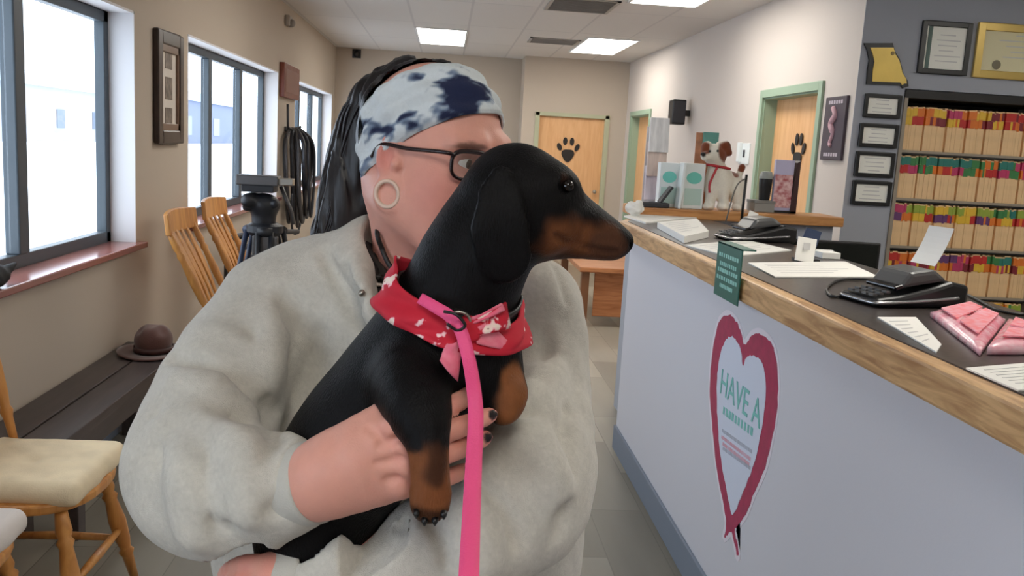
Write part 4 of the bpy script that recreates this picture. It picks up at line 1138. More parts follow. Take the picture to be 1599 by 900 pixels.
MB().tube([(xx(436), .03, z(290)), (xx(452), .05, z(330)), (xx(455), .06, z(350))], .010, 10).build('pan_handle', M_tg, tr, smooth=True)
MB().lathe([(.06, z(348)), (.085, z(352)), (.085, z(362)), (.055, z(372)), (.05, z(392)), (0, z(392))], 24).build('bowl', M_tb, tr, smooth=False)
MB().bb((-.045, -.08, z(396)), (.075, -.05, z(366))).build('spreader_case', M_tg, tr, bevel=.008)
for k in range(3):
    a = math.radians(40+120*k); d = np.array([math.cos(a), math.sin(a), 0]); n_ = np.array([-d[1], d[0], 0])
    lg = MB(); t0 = d*.08+[0, 0, z(360)]; t1 = d*.22+[0, 0, .42]; t2 = d*.29+[0, 0, .02]
    for sg in (-1, 1): lg.tube([t0+n_*.03*sg, t1+n_*.03*sg], .013, 10)
    lg.tube([t0-n_*.035, t0+n_*.035], .022, 10); lg.tube([t1-n_*.04, t1+n_*.04], .022, 10)
    lg.tube([t0+(t1-t0)*.5, t2], .012, 10)
    lb = lg.build('leg', M_tblue if k == 1 else M_tb, tr, smooth=True)
    MB().sphere(tuple(t2+[0, 0, 0]), (.028, .028, .02)).build('foot', M_black, lb, smooth=True)
# metal frame table beneath the second window
mt_ = thing('metal_rack', 'low dark metal tube rack under the second window behind the tripod', 'rack', (-1.3, 7.0, 0))
pz = .80
mb = MB(); mb.tube(catmull([(-.18, -.7, 0.02), (-.18, -.7, pz-.08), (-.16, -.66, pz), (-.1, -.6, pz+.02)], 5), .022, 10); mb.build('end_frame', M_dark, mt_, smooth=True)
mb = MB(); mb.tube([(-.1, -.6, pz+.02), (0, -.55, pz+.05), (.15, .2, pz-.02)], .02, 10); mb.build('top_rail', M_dark, mt_, smooth=True)
mb = MB(); mb.tube([(-.18, -.7, pz-.12), (.75, -.6, pz-.12)], .02, 10); mb.build('front_rail', M_dark, mt_, smooth=True)
mb = MB(); mb.tube([(.75, -.6, pz-.1), (.75, -.6, .0)], .02, 10); mb.build('leg', M_dark, mt_, smooth=True)
mb = MB(); mb.tube([(-.18, .7, pz-.1), (-.18, .7, .0)], .02, 10); mb.tube([(-.18, -.7, pz-.12), (-.18, .7, pz-.12)], .018, 10); mb.build('rear_frame', M_dark, mt_, smooth=True)
MB().bb((-.2, -.7, .3), (.75, .7, .325)).build('shelf_board', M_dark, mt_, bevel=.003)
# wooden side table by the far counter end
wt_ = thing('wooden_side_table', 'low orange brown wooden table on the floor behind the far counter end', 'table', (1.55, 8.4, 0))
M_tan = wood('table_wood', (190, 128, 84), (160, 98, 58), 5, 'X', .4)
MB().bb((-.35, -.75, .5), (.6, .75, .545)).build('table_top', M_tan, wt_, bevel=.008)
for x in (-.29, .54):
    for y in (-.68, .68): MB().bb((x-.035, y-.035, 0), (x+.035, y+.035, .5)).build('leg', mat('leg_brown', (124, 82, 54), .45), wt_, bevel=.004)
MB().bb((-.2, -.66, .1), (.5, -.63, .5)).build('side_panel', M_tan, wt_, bevel=.003)
# toy dog on the ledge ------------------------------------------------------
DYc = 5.13
def dp(px, py): return P(px, py, DYc)
s5 = DYc/FPX
td = SDF()
hd_c = dp(1113, 240)+[0, -.03, 0]
td.el(hd_c, (.074, .062, .058), .02)                                  # head
td.rc(hd_c+[-.03, -.03, -.012], hd_c+[-.066, -.05, -.018], .032, .026, .02)   # muzzle
td.ch([hd_c+[.01, .01, -.03], dp(1120, 268), dp(1128, 285)], [.045, .05, .06], .03)   # neck
td.ch([dp(1122, 275), dp(1142, 285)+[0, .05, 0], dp(1150, 300)+[0, .06, 0]], [.062, .058, .062], .03)  # body
td.el(dp(1119, 290), (.076, .065, .085), .03); td.el(dp(1145, 292)+[0, .05, 0], (.085, .07, .07), .03)
for px0, py0, px1, Yo in ((1108, 300, 1105, -.035), (1126, 300, 1128, -.03)):
    td.ch([dp(px0, py0)+[0, Yo, 0], np.array([dp(px1, 320)[0], DYc+Yo, LT+.02])], [.034, .028], .02)
    td.el(np.array([dp(px1-3, 320)[0], DYc+Yo-.012, LT+.018]), (.032, .04, .02), .015)
for px0, Yo in ((1150, .0), (1158, .09)):
    td.ch([dp(px0, 295)+[0, Yo, 0], np.array([dp(px0+4, 320)[0], DYc+Yo, LT+.02])], [.045, .027], .02)
    td.el(np.array([dp(px0, 320)[0], DYc+Yo-.012, LT+.018]), (.03, .04, .02), .015)
td.ch([dp(1158, 275)+[0, .05, 0], dp(1164, 262)+[0, .06, 0]], [.018, .02], .01)
for sg, tip in ((-1, dp(1096, 238)), (1, dp(1134, 236))):           # ears fold over
    a = dp(1104 if sg < 0 else 1122, 226); td.ch([a+[0, -.02, 0], (a+tip)/2+[0, -.045, .008], tip+[0, -.05, -.01]], [.020, .032, .020], .006)
def tdc(p):
    c = np.tile(np.array(lin((232, 226, 212))), (len(p), 1)); br_c = np.array(lin((122, 62, 36))); dk_ = np.array(lin((40, 26, 22)))
    e = np.zeros(len(p))
    for a, r in ((dp(1095, 232)+[0, -.05, 0], .042), (dp(1130, 237)+[0, -.05, 0], .066), (dp(1150, 270)+[0, .0, 0], .03), (dp(1162, 262)+[0, .06, 0], .032)):
        e = np.maximum(e, 1-sstep(r*.8, r*1.05, np.linalg.norm((p-a)*[1, .45, 1], axis=1)))
    c = c*(1-e[:, None])+br_c*e[:, None]
    bl = 1-sstep(.035, .05, np.abs(p[:, 0]-(hd_c[0]-.022))*2+np.maximum(0, hd_c[2]-.03-p[:, 2])*0); bl *= (p[:, 2] > hd_c[2]-.03)
    c = c*(1-bl[:, None]*.9)+np.array(lin((232, 226, 212)))*bl[:, None]*.9
    k = 1-sstep(.012, .018, np.linalg.norm(p-(hd_c+[-.085, -.07, -.008]), axis=1))
    return c*(1-k[:, None])+dk_*k[:, None]
tdr = thing('toy_dog', 'white plush toy dog with brown ears and a red collar standing on the ledge', 'toy', (dp(1125, 320)[0], DYc, LT))
vf = td.surface(np.array([dp(1080, 320)[0], DYc-.16, LT-.01]), np.array([dp(1180, 320)[0], DYc+.2, hd_c[2]+.12]), .0065)
sdf_obj('body', [vf], mat_attr('plush', .9, .2, .1, 120, .4, 400, sheen=.4), tdr, origin=tdr.location, color=tdc)
ax_ = np.array(dp(1113, 258)); pts = []
ang = np.linspace(0, 2*math.pi, 24, endpoint=False)
dirs = np.stack([np.cos(ang), np.sin(ang), -.12*np.cos(ang)], 1)
rp = td.inward(np.tile(ax_+[0, .0, -.004], (24, 1)), dirs, .16, .004)
MB().tube(list(rp), .008, 8, closed=True).build('collar', mat('toy_red', (176, 40, 48), .5), tdr, smooth=True, origin=tdr.location)
MB().tube(catmull([rp[np.argmin(rp[:, 1])]+[-.01, -.01, 0], dp(1102, 285)+[0, -.085, 0], dp(1101, 300)+[0, -.09, 0]], 5), .007, 8).build('collar_tail', mat('toy_red', ()), tdr, smooth=True, origin=tdr.location)
for dx_, dz_ in ((-.045, .012), (.0, .016)):
    ep = td.inward(np.array([hd_c+[dx_, 0, dz_]]), np.array([[0, -1., 0]]), .2, .002)[0]
    MB().sphere(tuple(ep), .007).build('eye', M_black, tdr, smooth=True, origin=tdr.location)
ep = hd_c+[-.088, -.078, -.006]; MB().sphere(tuple(ep), (.014, .012, .011)).build('nose', M_black, tdr, smooth=True, origin=tdr.location)
# ================================================================== PERSON AND DACHSHUND
def rp_(px, Y): return px*Y/FPX
def chp(sd, pts, k=.02, n=0, mode='u', ki=None):
    """chain through (photo x, photo y, depth, radius in photo pixels)"""
    return sd.ch([P(a, b, c) for a, b, c, r in pts], [rp_(r, c) for a, b, c, r in pts], k, mode, ki, n)
# ------------------------------------------------------------------ dachshund
dog = SDF()
chp(dog, [(700, 515, .95, 96), (645, 600, .955, 108), (565, 690, .965, 104), (505, 770, .97, 90), (470, 845, .975, 72)], .02, 4)
chp(dog, [(703, 500, .945, 88), (738, 412, .94, 80), (782, 338, .94, 70), (806, 305, .94, 66)], .02, 4)
dog.el(P(725, 560, .925), (rp_(78, .925), .055, rp_(80, .925)), .03)
dog.el(P(808, 303, .94), (rp_(76, .94), .052, rp_(72, .94)), .02)
chp(dog, [(845, 325, .94, 60), (898, 350, .94, 45), (945, 370, .94, 31), (966, 379, .94, 21)], .025, 3)
chp(dog, [(830, 368, .94, 38), (900, 377, .94, 24), (952, 388, .94, 13)], .015, 3)
for sg in (-1, 1):
    dog.el(P(866, 288, .94)+[0, sg*.024, 0], (rp_(30, .94), .018, rp_(24, .94)), .02)
    dog.el(P(846, 350, .94)+[0, sg*.03, 0], (rp_(42, .94), .018, rp_(36, .94)), .02)
dog.el(P(974, 377, .94), (rp_(12, .94), .0105, rp_(12, .94)), .006)
for sg in (-1, 1): dog.sp(P(980, 379, .94)+[0, sg*.008, -.001], .0032, .003, 's')
def ear_fn(sgn):
    pts = [(778, 272, 17), (775, 300, 30), (776, 345, 39), (782, 388, 42)]
    A = [P(a, b, .94) for a, b, r in pts]; Rr = [rp_(r, .94) for a, b, r in pts]
    A2 = [np.array([a[0], 0, a[2]]) for a in A]; zt, zb = A[0][2], A[-1][2]
    def fn(p):
        q = p.copy(); q[:, 1] = 0; d = None
        for i in range(len(A2)-1):
            e = SDF._rc(q, A2[i], A2[i+1], Rr[i], Rr[i+1]); d = e if d is None else SDF.smin(d, e, .012)
        t = np.clip((zt-p[:, 2])/(zt-zb), -.2, 1.4)
        base = .0505+.010*np.clip(t, 0, 1)+.006*np.sin(t*3)-.05*np.clip(np.abs(p[:, 0]-A[1][0])-.03, 0, 1)
        e = np.abs((p[:, 1]-.94)*sgn-base)-.0045
        return -SDF.smin(-d, -e, .008)
    return fn
dog.fn(ear_fn(-1), .004); dog.fn(ear_fn(1), .006)
# front legs
chp(dog, [(640, 592, .885, 64), (654, 640, .838, 52), (668, 690, .814, 33), (672, 738, .806, 29), (672, 772, .803, 30), (670, 792, .802, 28)], .018, 3)
for a, b, r in ((652, 792, 11), (664, 803, 11.5), (678, 804, 11.5), (691, 794, 11)):
    chp(dog, [(a+2, b-22, .797, r), (a, b, .791, r*.95)], .006)
chp(dog, [(752, 555, .93, 50), (782, 600, .915, 38), (794, 616, .90, 29), (786, 638, .89, 26)], .02, 3)
for a, b in ((772, 646), (782, 653), (793, 650)): dog.sp(P(a, b, .878), rp_(11, .878), .006)
# hind quarters, hind feet and tail
dog.el(P(505, 825, .965), (.052, .062, .055), .03)
chp(dog, [(500, 850, .945, 46), (490, 890, .94, 28), (520, 930, .935, 20), (548, 938, .925, 20)], .02, 3)
chp(dog, [(455, 860, .99, 20), (425, 920, 1.0, 14), (400, 1010, 1.0, 8), (392, 1060, .99, 4)], .02, 4)
base_dog = SDF(); base_dog.ops = list(dog.ops)
# mouth line and eye sockets
for sg in (-1, 1):
    pass
mouth = [base_dog.hit(a, b) for a, b in ((962, 393), (940, 393), (915, 389), (890, 380), (868, 368))]
for sg in (-1, 1):
    m_ = [np.array([q[0], .94+(q[1]-.94)*(-sg), q[2]]) for q in mouth]
    dog.ch(m_, .0028, .004, 's')
eyeL = base_dog.hit(887, 291)
for sg in (-1, 1):
    e = np.array([eyeL[0], .94+(eyeL[1]-.94)*(-sg), eyeL[2]])
    dog.el(e, (.0095, .006, .007), .006, 's')
# soft muscle relief
dog.fn(lambda p: .0012*vnoise(p, 42), 0, 'a')
dog_neck = SDF(); dog_neck.ops = dog.ops[:3]
def dog_col(p):
    K = np.array(lin((15, 14, 15))); T = np.array(lin((122, 74, 44))); T2 = np.array(lin((76, 50, 38)))
    c = np.tile(K, (len(p), 1))
    def blend(c, m, t): return c*(1-m[:, None])+t*m[:, None]
    def seg(a, b, r0, r1):
        d = SDF._rc(p, np.array(a, float), np.array(b, float), 0, 0)+.004*vnoise(p, 110); return 1-sstep(r0, r1, d)
    for sg in (-1, 1):
        y = .94+sg*.032
        m = seg(P(862, 366, .94)+[0, sg*.036, 0], P(935, 384, .94)+[0, sg*.018, 0], .010, .032); c = blend(c, m*.85, T)
        m = seg(P(930, 372, .94)+[0, sg*.022, 0], P(955, 384, .94)+[0, sg*.014, 0], .008, .018); c = blend(c, m*.8, T2)
        m = 1-sstep(.004, .008, np.linalg.norm(p-(P(872, 276, .94)+[0, sg*.038, 0]), axis=1)); c = blend(c, m*.35, T2)
    m = seg(P(835, 400, .94), P(945, 402, .94), .010, .022); c = blend(c, m*.8, T2)
    m = seg(P(668, 712, .806), P(672, 800, .80), .024, .034)*sstep(.006, -.006, p[:, 2]-P(670, 696, .81)[2]+.008*vnoise(p, 120)); c = blend(c, m, T)
    m2 = seg(P(684, 690, .80), P(684, 745, .786), .006, .016); c = blend(c, m2*.7, K*1.5)
    m = seg(P(655, 808, .785), P(690, 808, .785), .006, .014); c = blend(c, m*.75, K)
    m = seg(P(805, 600, .89), P(800, 640, .88), .014, .024); c = blend(c, m, np.array(lin((132, 82, 48))))
    m = seg(P(545, 938, .925), P(500, 910, .935), .02, .028); c = blend(c, m, T)
    n_ = 1-sstep(.010, .013, np.linalg.norm(p-P(976, 378, .94), axis=1)); c = blend(c, n_, np.array(lin((12, 12, 14))))
    for a_, b_ in zip(mouth[:-1], mouth[1:]):
        for sg in (-1, 1):
            f_ = lambda q: np.array([q[0], .94+(q[1]-.94)*(-sg), q[2]])
            m = 1-sstep(.0015, .0045, SDF._rc(p, f_(a_), f_(b_), 0, 0)); c = blend(c, m*.8, K)
    return c
DO = np.array([P(640, 600, .955)[0], .955, P(470, 900, .975)[2]])
dg_ = thing('dachshund', 'black and tan dachshund held in the arms of the person in the grey hoodie', 'dog', DO)
lo = np.array([P(380, 900, 1.0)[0], .77, P(500, 1075, 1.0)[2]]); hi = np.array([P(990, 300, .94)[0]+.02, 1.10, P(800, 210, .94)[2]])
M_coat = mat_attr('dog_coat', .5, .12, .3, 55, .35, 600, sheen=.0, stretch=(1, 1, .3))
sdf_obj('body', [dog.surface(lo, hi, .0034)], M_coat, dg_, origin=DO, color=dog_col)
M_eye = mat('eye_dark', (16, 10, 8), .05)
for sg in (-1, 1):
    e = np.array([eyeL[0], .94+(eyeL[1]-.94)*(-sg), eyeL[2]])
    MB().sphere(tuple(e-[0, sg*.0038, 0]), .0064, 16, 12).build('eye', M_eye, dg_, smooth=True, origin=DO)
for a, b in ((650, 803), (663, 815), (679, 815), (693, 805)):
    MB().tube([P(a, b-5, .786), P(a, b, .783), P(a, b+6, .785)], [.0034, .003, .001], 8).build('claw', M_black, dg_, smooth=True, origin=DO)
# bandana --------------------------------------------------------------
def bandana_mat():
    m = mat('bandana_cloth', (200, 24, 48), .75); t = m.node_tree; b = t.nodes['Principled BSDF']
    co = t.nodes.new('ShaderNodeTexCoord')
    n1 = t.nodes.new('ShaderNodeTexNoise'); n1.inputs['Scale'].default_value = 38; n1.inputs['Detail'].default_value = 3
    t.links.new(co.outputs['Object'], n1.inputs['Vector'])
    rp = t.nodes.new('ShaderNodeValToRGB'); rp.color_ramp.interpolation = 'LINEAR'
    e = rp.color_ramp.elements; e[0].position = .0; e[0].color = (*lin((186, 16, 42)), 1)
    e[1].position = .60; e[1].color = (*lin((206, 28, 54)), 1)
    for pos, c in ((.615, (250, 190, 200)), (.64, (250, 225, 215)), (.70, (245, 225, 210)), (.715, (120, 20, 40))):
        q = e.new(pos); q.color = (*lin(c), 1)
    t.links.new(n1.outputs['Fac'], rp.inputs[0]); t.links.new(rp.outputs[0], b.inputs['Base Color'])
    return m
M_band = bandana_mat(); M_bpink = mat('bandana_pink', (246, 150, 168), .75, var=.3, scale=45, rgb2=(236, 104, 132))
bn_ = tag(bpy.data.objects.new('bandana', None), None); COL.objects.link(bn_); bn_.parent = dg_
A0 = P(697, 500, .95); ad = _n(P(716, 440, .945)-P(690, 520, .95)); e1 = _n(np.cross(np.array([0, -1., 0]), ad)); 
if e1[0] < 0: e1 = -e1
e2 = _n(np.cross(e1, ad)); 
if e2[1] > 0: e2 = -e2
def interp_loop(th, keys):
    ks = sorted(keys); xs = [k for k, v in ks]+[ks[0][0]+360]; vs_ = [v for k, v in ks]+[ks[0][1]]
    x = (th-xs[0]) % 360+xs[0]; return float(np.interp(x, xs, vs_))
T_HI = [(0, .046), (40, .028), (70, .022), (95, .026), (130, .030), (160, .040), (185, .050), (230, .04), (300, .03)]
T_LO = [(0, .010), (40, .006), (70, .0), (95, -.002), (130, -.003), (160, -.002), (185, .004), (230, .004), (300, -.006)]
N = 96; G = np.zeros((N, 9, 3))
AA = []; DD = []; OO = []
for i in range(N):
    th = 360*i/N; hi_, lo_ = interp_loop(th, T_HI), interp_loop(th, T_LO)
    dr = math.cos(math.radians(th))*e1+math.sin(math.radians(th))*e2
    for j in range(9):
        s = j/8; AA.append(A0+ad*(lo_+(hi_-lo_)*s)); DD.append(dr)
        flare = .010*max(0, math.cos(math.radians(th-182)))**3*s + .006*(1-s)
        OO.append(.0045+.0022*math.sin(s*9+math.radians(th)*5)+.002*math.sin(math.radians(th)*9+s*4)+flare)
G = dog_neck.inward(np.array(AA), np.array(DD), .16, np.array(OO)).reshape(N, 9, 3)
MB().grid(G, closed_u=True).build('neck_band', M_band, bn_, smooth=True, solid=.0025, origin=DO)
def cloth_patch(pix, lift, name, m, par, org, curl=.006, n=8, target=dog):
    """small free cloth flap laid just off the coat: corner pixels a,b,c,d"""
    C4 = []
    for a, b, l in pix:
        h_ = target.hit(a, b); C4.append(h_+_n(CAM-h_)*l if h_ is not None else P(a, b, .9-l))
    a, b, c, d = C4; Gp = []
    for i in range(n+1):
        row = []
        for j in range(n+1):
            u, v = i/n, j/n
            p = a*(1-u)*(1-v)+b*u*(1-v)+c*u*v+d*(1-u)*v
            row.append(p+np.array([0, -1, 0])*curl*(math.sin(u*math.pi)*.8+.35*math.sin(v*7+u*3)))
        Gp.append(row)
    return MB().grid(Gp).build(name, m, par, smooth=True, solid=.0022, origin=org)
cloth_patch([(696, 538, .01), (722, 530, .012), (714, 596, .012), (687, 562, .012)], 0, 'tail_end', M_bpink, bn_, DO)
cloth_patch([(738, 512, .012), (760, 502, .014), (809, 549, .016), (745, 536, .012)], 0, 'tail_end', M_bpink, bn_, DO)
cloth_patch([(728, 500, .012), (790, 472, .02), (797, 512, .02), (738, 522, .014)], 0, 'knot_wing', M_band, bn_, DO, .008)
cloth_patch([(732, 498, .016), (784, 474, .024), (788, 484, .026), (738, 506, .018)], 0, 'folded_edge', M_bpink, bn_, DO, .004)
kn = SDF(); kc = dog.hit(734, 512)+[0, -.010, 0]; kn.el(kc, (.014, .010, .013)); kn.fn(lambda p: .0025*vnoise(p, 160), 0, 'a')
sdf_obj('knot', [kn.surface(kc-.03, kc+.03, .0025)], M_band, bn_, origin=DO)
# dark collar showing above the bandana
cA = []; cD = []
for i in range(60):
    th = math.radians(6*i); t_ = interp_loop(6*i, [(0, .046), (45, .034), (70, .026), (95, .022), (140, .020), (180, .03), (270, .024)])
    cA.append(A0+ad*t_); cD.append(math.cos(th)*e1+math.sin(th)*e2)
cp_ = dog_neck.inward(np.array(cA), np.array(cD), .16, .002)
cl_ = MB(); cl_.grid([[p-ad*.005, p+ad*.005] for p in cp_], closed_u=True); cl_.build('collar', M_black, dg_, smooth=True, solid=.003, origin=DO)
rg = MB(); q = dog.hit(716, 496)+[0, -.016, 0]
rg.tube([q+np.array([.011*math.cos(a), -.002, .009*math.sin(a)]) for a in np.linspace(0, 2*math.pi, 20, endpoint=False)], .0016, 8, closed=True); rg.build('collar_ring', M_metal, dg_, smooth=True, origin=DO)
# ------------------------------------------------------------------ pink leash
M_leash = mat('leash_pink', (244, 84, 140), .6, bump=.25, bscale=500)
def on_dog(a, b, l):
    h_ = dog.hit(a, b); return h_+_n(CAM-h_)*l
lp = [on_dog(656, 466, .014), on_dog(680, 480, .018), on_dog(702, 494, .02), on_dog(720, 518, .024), P(733, 566, .835), P(740, 610, .805), P(743, 650, .79), P(741, 700, .768), P(738, 760, .735), P(735, 830, .69), P(732, 905, .645), P(730, 1000, .61)]
lp += [np.array([lp[-1][0]-.01, .60, .8]), np.array([lp[-1][0]-.03, .58, .4]), np.array([lp[-1][0]-.04, .56, .05]), np.array([lp[-1][0]-.02, .62, .006]), np.array([lp[-1][0]+.1, .75, .006]), np.array([lp[-1][0]+.25, .7, .006])]
lc = catmull(lp, 8); Gl = []
for i, p in enumerate(lc):
    t = _n(lc[min(i+1, len(lc)-1)]-lc[max(i-1, 0)]); v = _n(p-CAM) if p[2] > 1.15 else np.array([0, 1., 0]) if p[2] > .06 else np.array([0, 0, 1.]); sd_ = np.cross(t, v); sd_ /= np.linalg.norm(sd_)+1e-9
    if i and sd_ @ prev_ < 0: sd_ = -sd_
    prev_ = sd_; hw = .0056+.0024*min(1, i/80)
    Gl.append([p-sd_*hw, p-sd_*hw*.3, p+sd_*hw*.3, p+sd_*hw])
ls = thing('pink_leash', 'bright pink webbing leash hanging down from the dachshund bandana', 'leash', lc[20])
MB().grid(Gl).build('webbing', M_leash, ls, smooth=True, solid=.002, origin=lc[20])
sn = MB(); q = on_dog(712, 497, .028); sn.tube(catmull([q+[-.012, 0, .006], q+[0, -.003, .004], q+[.009, -.002, -.006], q+[.002, 0, -.012], q+[-.008, 0, -.006]], 5), .0016, 8); sn.build('clip', M_black, ls, smooth=True, origin=lc[20])

# ------------------------------------------------------------------ person: head frame
YAW = math.radians(48); HC = P(677, 245, 1.13)
F_ = _n([math.sin(YAW), -math.cos(YAW), -.03]); R_h = _n(np.cross(F_, [0, 0, 1])); U_ = np.cross(R_h, F_)
HR = np.array([F_, R_h, U_])
def Hp(f, r, u): return HC + f*F_ + r*R_h + u*U_
def hs(v): return np.array(v, float)
head = SDF()
head.el(Hp(-.006, 0, .030), (.092, .074, .084), .02, R=HR)
head.el(Hp(.022, 0, -.03), (.068, .062, .085), .03, R=HR)
head.el(Hp(-.03, 0, -.02), (.055, .062, .06), .03, R=HR)
for sg in (-1, 1):
    head.ch([Hp(-.005, sg*.058, -.055), Hp(.045, sg*.042, -.088), Hp(.076, sg*.012, -.1)], [.022, .022, .02], .03)
    head.el(Hp(.045, sg*.038, -.036), (.034, .030, .042), .03, R=HR)
    head.ch([Hp(.074, sg*.044, .022), Hp(.086, sg*.016, .020)], [.010, .011], .015)
head.sp(Hp(.074, 0, -.1), .022, .02)
for sg in (-1, 1):
    head.el(Hp(.092, sg*.032, -.002), (.018, .019, .014), .014, 's', R=HR)
    # eyelids: shell round the eyeball with an almond slit
    head.sp(Hp(.0725, sg*.032, -.001), .0148, .008)
head.ch([Hp(.083, 0, .008), Hp(.094, 0, -.014), Hp(.102, 0, -.032)], [.008, .0085, .0105], .010)
for sg in (-1, 1):
    head.sp(Hp(.092, sg*.0125, -.036), .0082, .008); head.sp(Hp(.098, sg*.006, -.043), .0035, .004, 's')
head.el(Hp(.089, 0, -.062), (.010, .023, .006), .005, R=HR); head.el(Hp(.087, 0, -.073), (.010, .020, .0065), .006, R=HR)
head.ch([Hp(.092, -.024, -.0672), Hp(.0985, 0, -.067), Hp(.092, .024, -.0672)], .0016, .003, 's')
for sg in (-1, 1):
    head.el(Hp(.086, sg*.032, -.0015), (.012, .0135, .0045), .003, 's', R=HR)
# ears with stretched lobes
for sg in (-1, 1):
    ec = Hp(.000, sg*.0755, -.004); er = HR.copy()
    ax_f = _n(F_*.95+R_h*sg*-.30); ax_r = _n(np.cross(U_, ax_f)); ER = np.array([ax_f, ax_r, U_])
    head.el(ec, (.0175, .0075, .028), .008, R=ER)
    head.el(ec+R_h*sg*.008+F_*.002, (.0095, .007, .016), .004, 's', R=ER)
    head.sp(ec+F_*.013+U_*-.006+R_h*sg*.002, .006, .006)
    lc_ = Hp(.004, sg*.077, -.045); fr_ = (F_, U_, R_h)
    def tor(p, c=lc_, a=ax_r):
        q = p-c; h_ = q @ a; rr = np.sqrt(np.maximum((q*q).sum(1)-h_*h_, 0)); return np.sqrt((rr-.0175)**2+h_*h_)-.0042
    head.fn(tor, .006)
# neck
NB = P(652, 470, 1.18)
head.ch([Hp(-.030, 0, -.05), NB+[0, 0, .04], NB+[0, .0, -.06]], [.058, .057, .07], .035)
LOBE = Hp(.004, .077, -.045)
# ------------------------------------------------------------------ hands
def finger(sd, pts, k=.0035): chp(sd, [(a, b, c, r*.9) for a, b, c, r in pts], k, 3, ki=.004)
hand = SDF()
chp(hand, [(425, 770, .905, 58), (478, 756, .885, 52), (520, 738, .868, 48)], .02, 3)
wd = lambda a, b, c, r: (a, b, c, r)
chp(hand, [(505, 735, .868, 44), (560, 700, .855, 36), (614, 668, .846, 22)], .02, 2)
chp(hand, [(505, 745, .868, 44), (565, 722, .852, 36), (630, 700, .842, 22)], .02, 2)
chp(hand, [(505, 755, .868, 42), (570, 745, .855, 36), (632, 732, .843, 21)], .02, 2)
chp(hand, [(500, 765, .872, 40), (565, 765, .862, 30), (625, 762, .850, 19)], .02, 2)
FING = [[(614, 668, .846, 20), (668, 648, .838, 18), (704, 634, .852, 17), (738, 614, .872, 14)],
        [(630, 700, .842, 20), (690, 678, .832, 18), (728, 664, .844, 17), (764, 649, .862, 14)],
        [(632, 732, .843, 19), (690, 712, .834, 17), (726, 698, .846, 16), (757, 684, .860, 13.5)],
        [(625, 762, .850, 17), (678, 752, .842, 15), (704, 744, .852, 14), (728, 734, .864, 12)]]
for fg_ in FING: finger(hand, fg_)
chp(hand, [(520, 710, .875, 34), (565, 672, .868, 26), (610, 640, .868, 20), (645, 615, .872, 16), (668, 600, .88, 13)], .015, 3)
for (a, b, c) in ((614, 668, .832), (632, 700, .828), (634, 732, .829), (627, 762, .836)): hand.sp(P(a, b, c), .0065, .014)
hand0 = SDF(); hand0.ops = list(hand.ops)
for ln in ([(622, 684), (608, 692), (592, 697)], [(624, 716), (606, 721), (588, 724)], [(622, 747), (604, 750)], [(575, 668), (590, 678), (598, 690)]):
    hh_ = [hand0.hit(*q) for q in ln]
    if all(q is not None for q in hh_): hand.ch(hh_, [.0022]*len(hh_), .006, 's')
NAILS = []
for fg_ in FING:
    (x0, y0, d0, _), (x1, y1, d1, r1) = fg_[-2], fg_[-1]
    tip = P(x1, y1, d1); prev = P(x0, y0, d0); ax = _n(tip-prev); nrm = _n(np.array([.25, -1, .35])-ax*(np.array([.25, -1, .35]) @ ax))
    sdv = np.cross(ax, nrm); rr = rp_(r1, d1); c = tip+nrm*rr*.78-ax*.001
    hand.el(c, (.0068, .0052, .0026), .001, R=np.array([ax, sdv, nrm])); NAILS.append((c, ax, sdv, nrm))
handL = SDF()
chp(handL, [(505, 905, .925, 46), (455, 900, .925, 40), (430, 899, .92, 34)], .02, 2)
FL = [[(425, 884, .915, 18), (385, 882, .925, 17), (360, 892, .95, 16), (352, 900, .975, 13)],
      [(422, 905, .91, 18), (378, 906, .918, 17), (350, 914, .945, 16), (345, 918, .972, 13)],
      [(425, 926, .91, 18), (384, 930, .918, 16), (358, 936, .945, 15), (353, 938, .97, 12)],
      [(430, 944, .915, 16), (396, 950, .922, 14), (376, 955, .94, 13), (370, 956, .96, 11)]]
chp(handL, [(450, 905, .92, 38), (425, 912, .915, 32)], .02)
for fg_ in FL: chp(handL, [(462, 905, .925, 30), fg_[0]], .012); finger(handL, fg_)
chp(handL, [(470, 885, .94, 24), (440, 872, .955, 18), (415, 868, .965, 15)], .01, 2)
# ------------------------------------------------------------------ body under the clothes
SR, SL = P(432, 490, 1.18), P(828, 492, 1.18)
PEL = np.array([P(640, 500, 1.2)[0], 1.22, .86])
bd = SDF()
bd.el(P(645, 620, 1.2), (.15, .10, .20), .05); bd.el(PEL+[0, 0, .02], (.16, .115, .14), .06); bd.rc(SR+[.04, 0, 0], SL-[.04, 0, 0], .055, .055, .05)
bd.ch([SR, P(318, 700, 1.04), P(330, 752, .99), P(425, 765, .905)], [.05, .044, .042, .036], .03)
bd.ch([SL, P(845, 700, 1.05), P(830, 790, 1.0), P(505, 905, .925)], [.05, .044, .042, .032], .03)
bd.ch([NB+[0, 0, .04], NB+[0, 0, -.06]], [.053, .07], .03)
for sg in (-1, 1):
    h0 = PEL+[sg*.085, 0, -.04]; kn_ = np.array([PEL[0]+sg*.09, 1.20, .46]); an = np.array([PEL[0]+sg*.095, 1.24, .08])
    bd.ch([h0, kn_, an], [.09, .06, .04], .04); bd.ch([an+[0, .02, -.035], an+[sg*.012, -.14, -.045]], [.034, .026], .02)
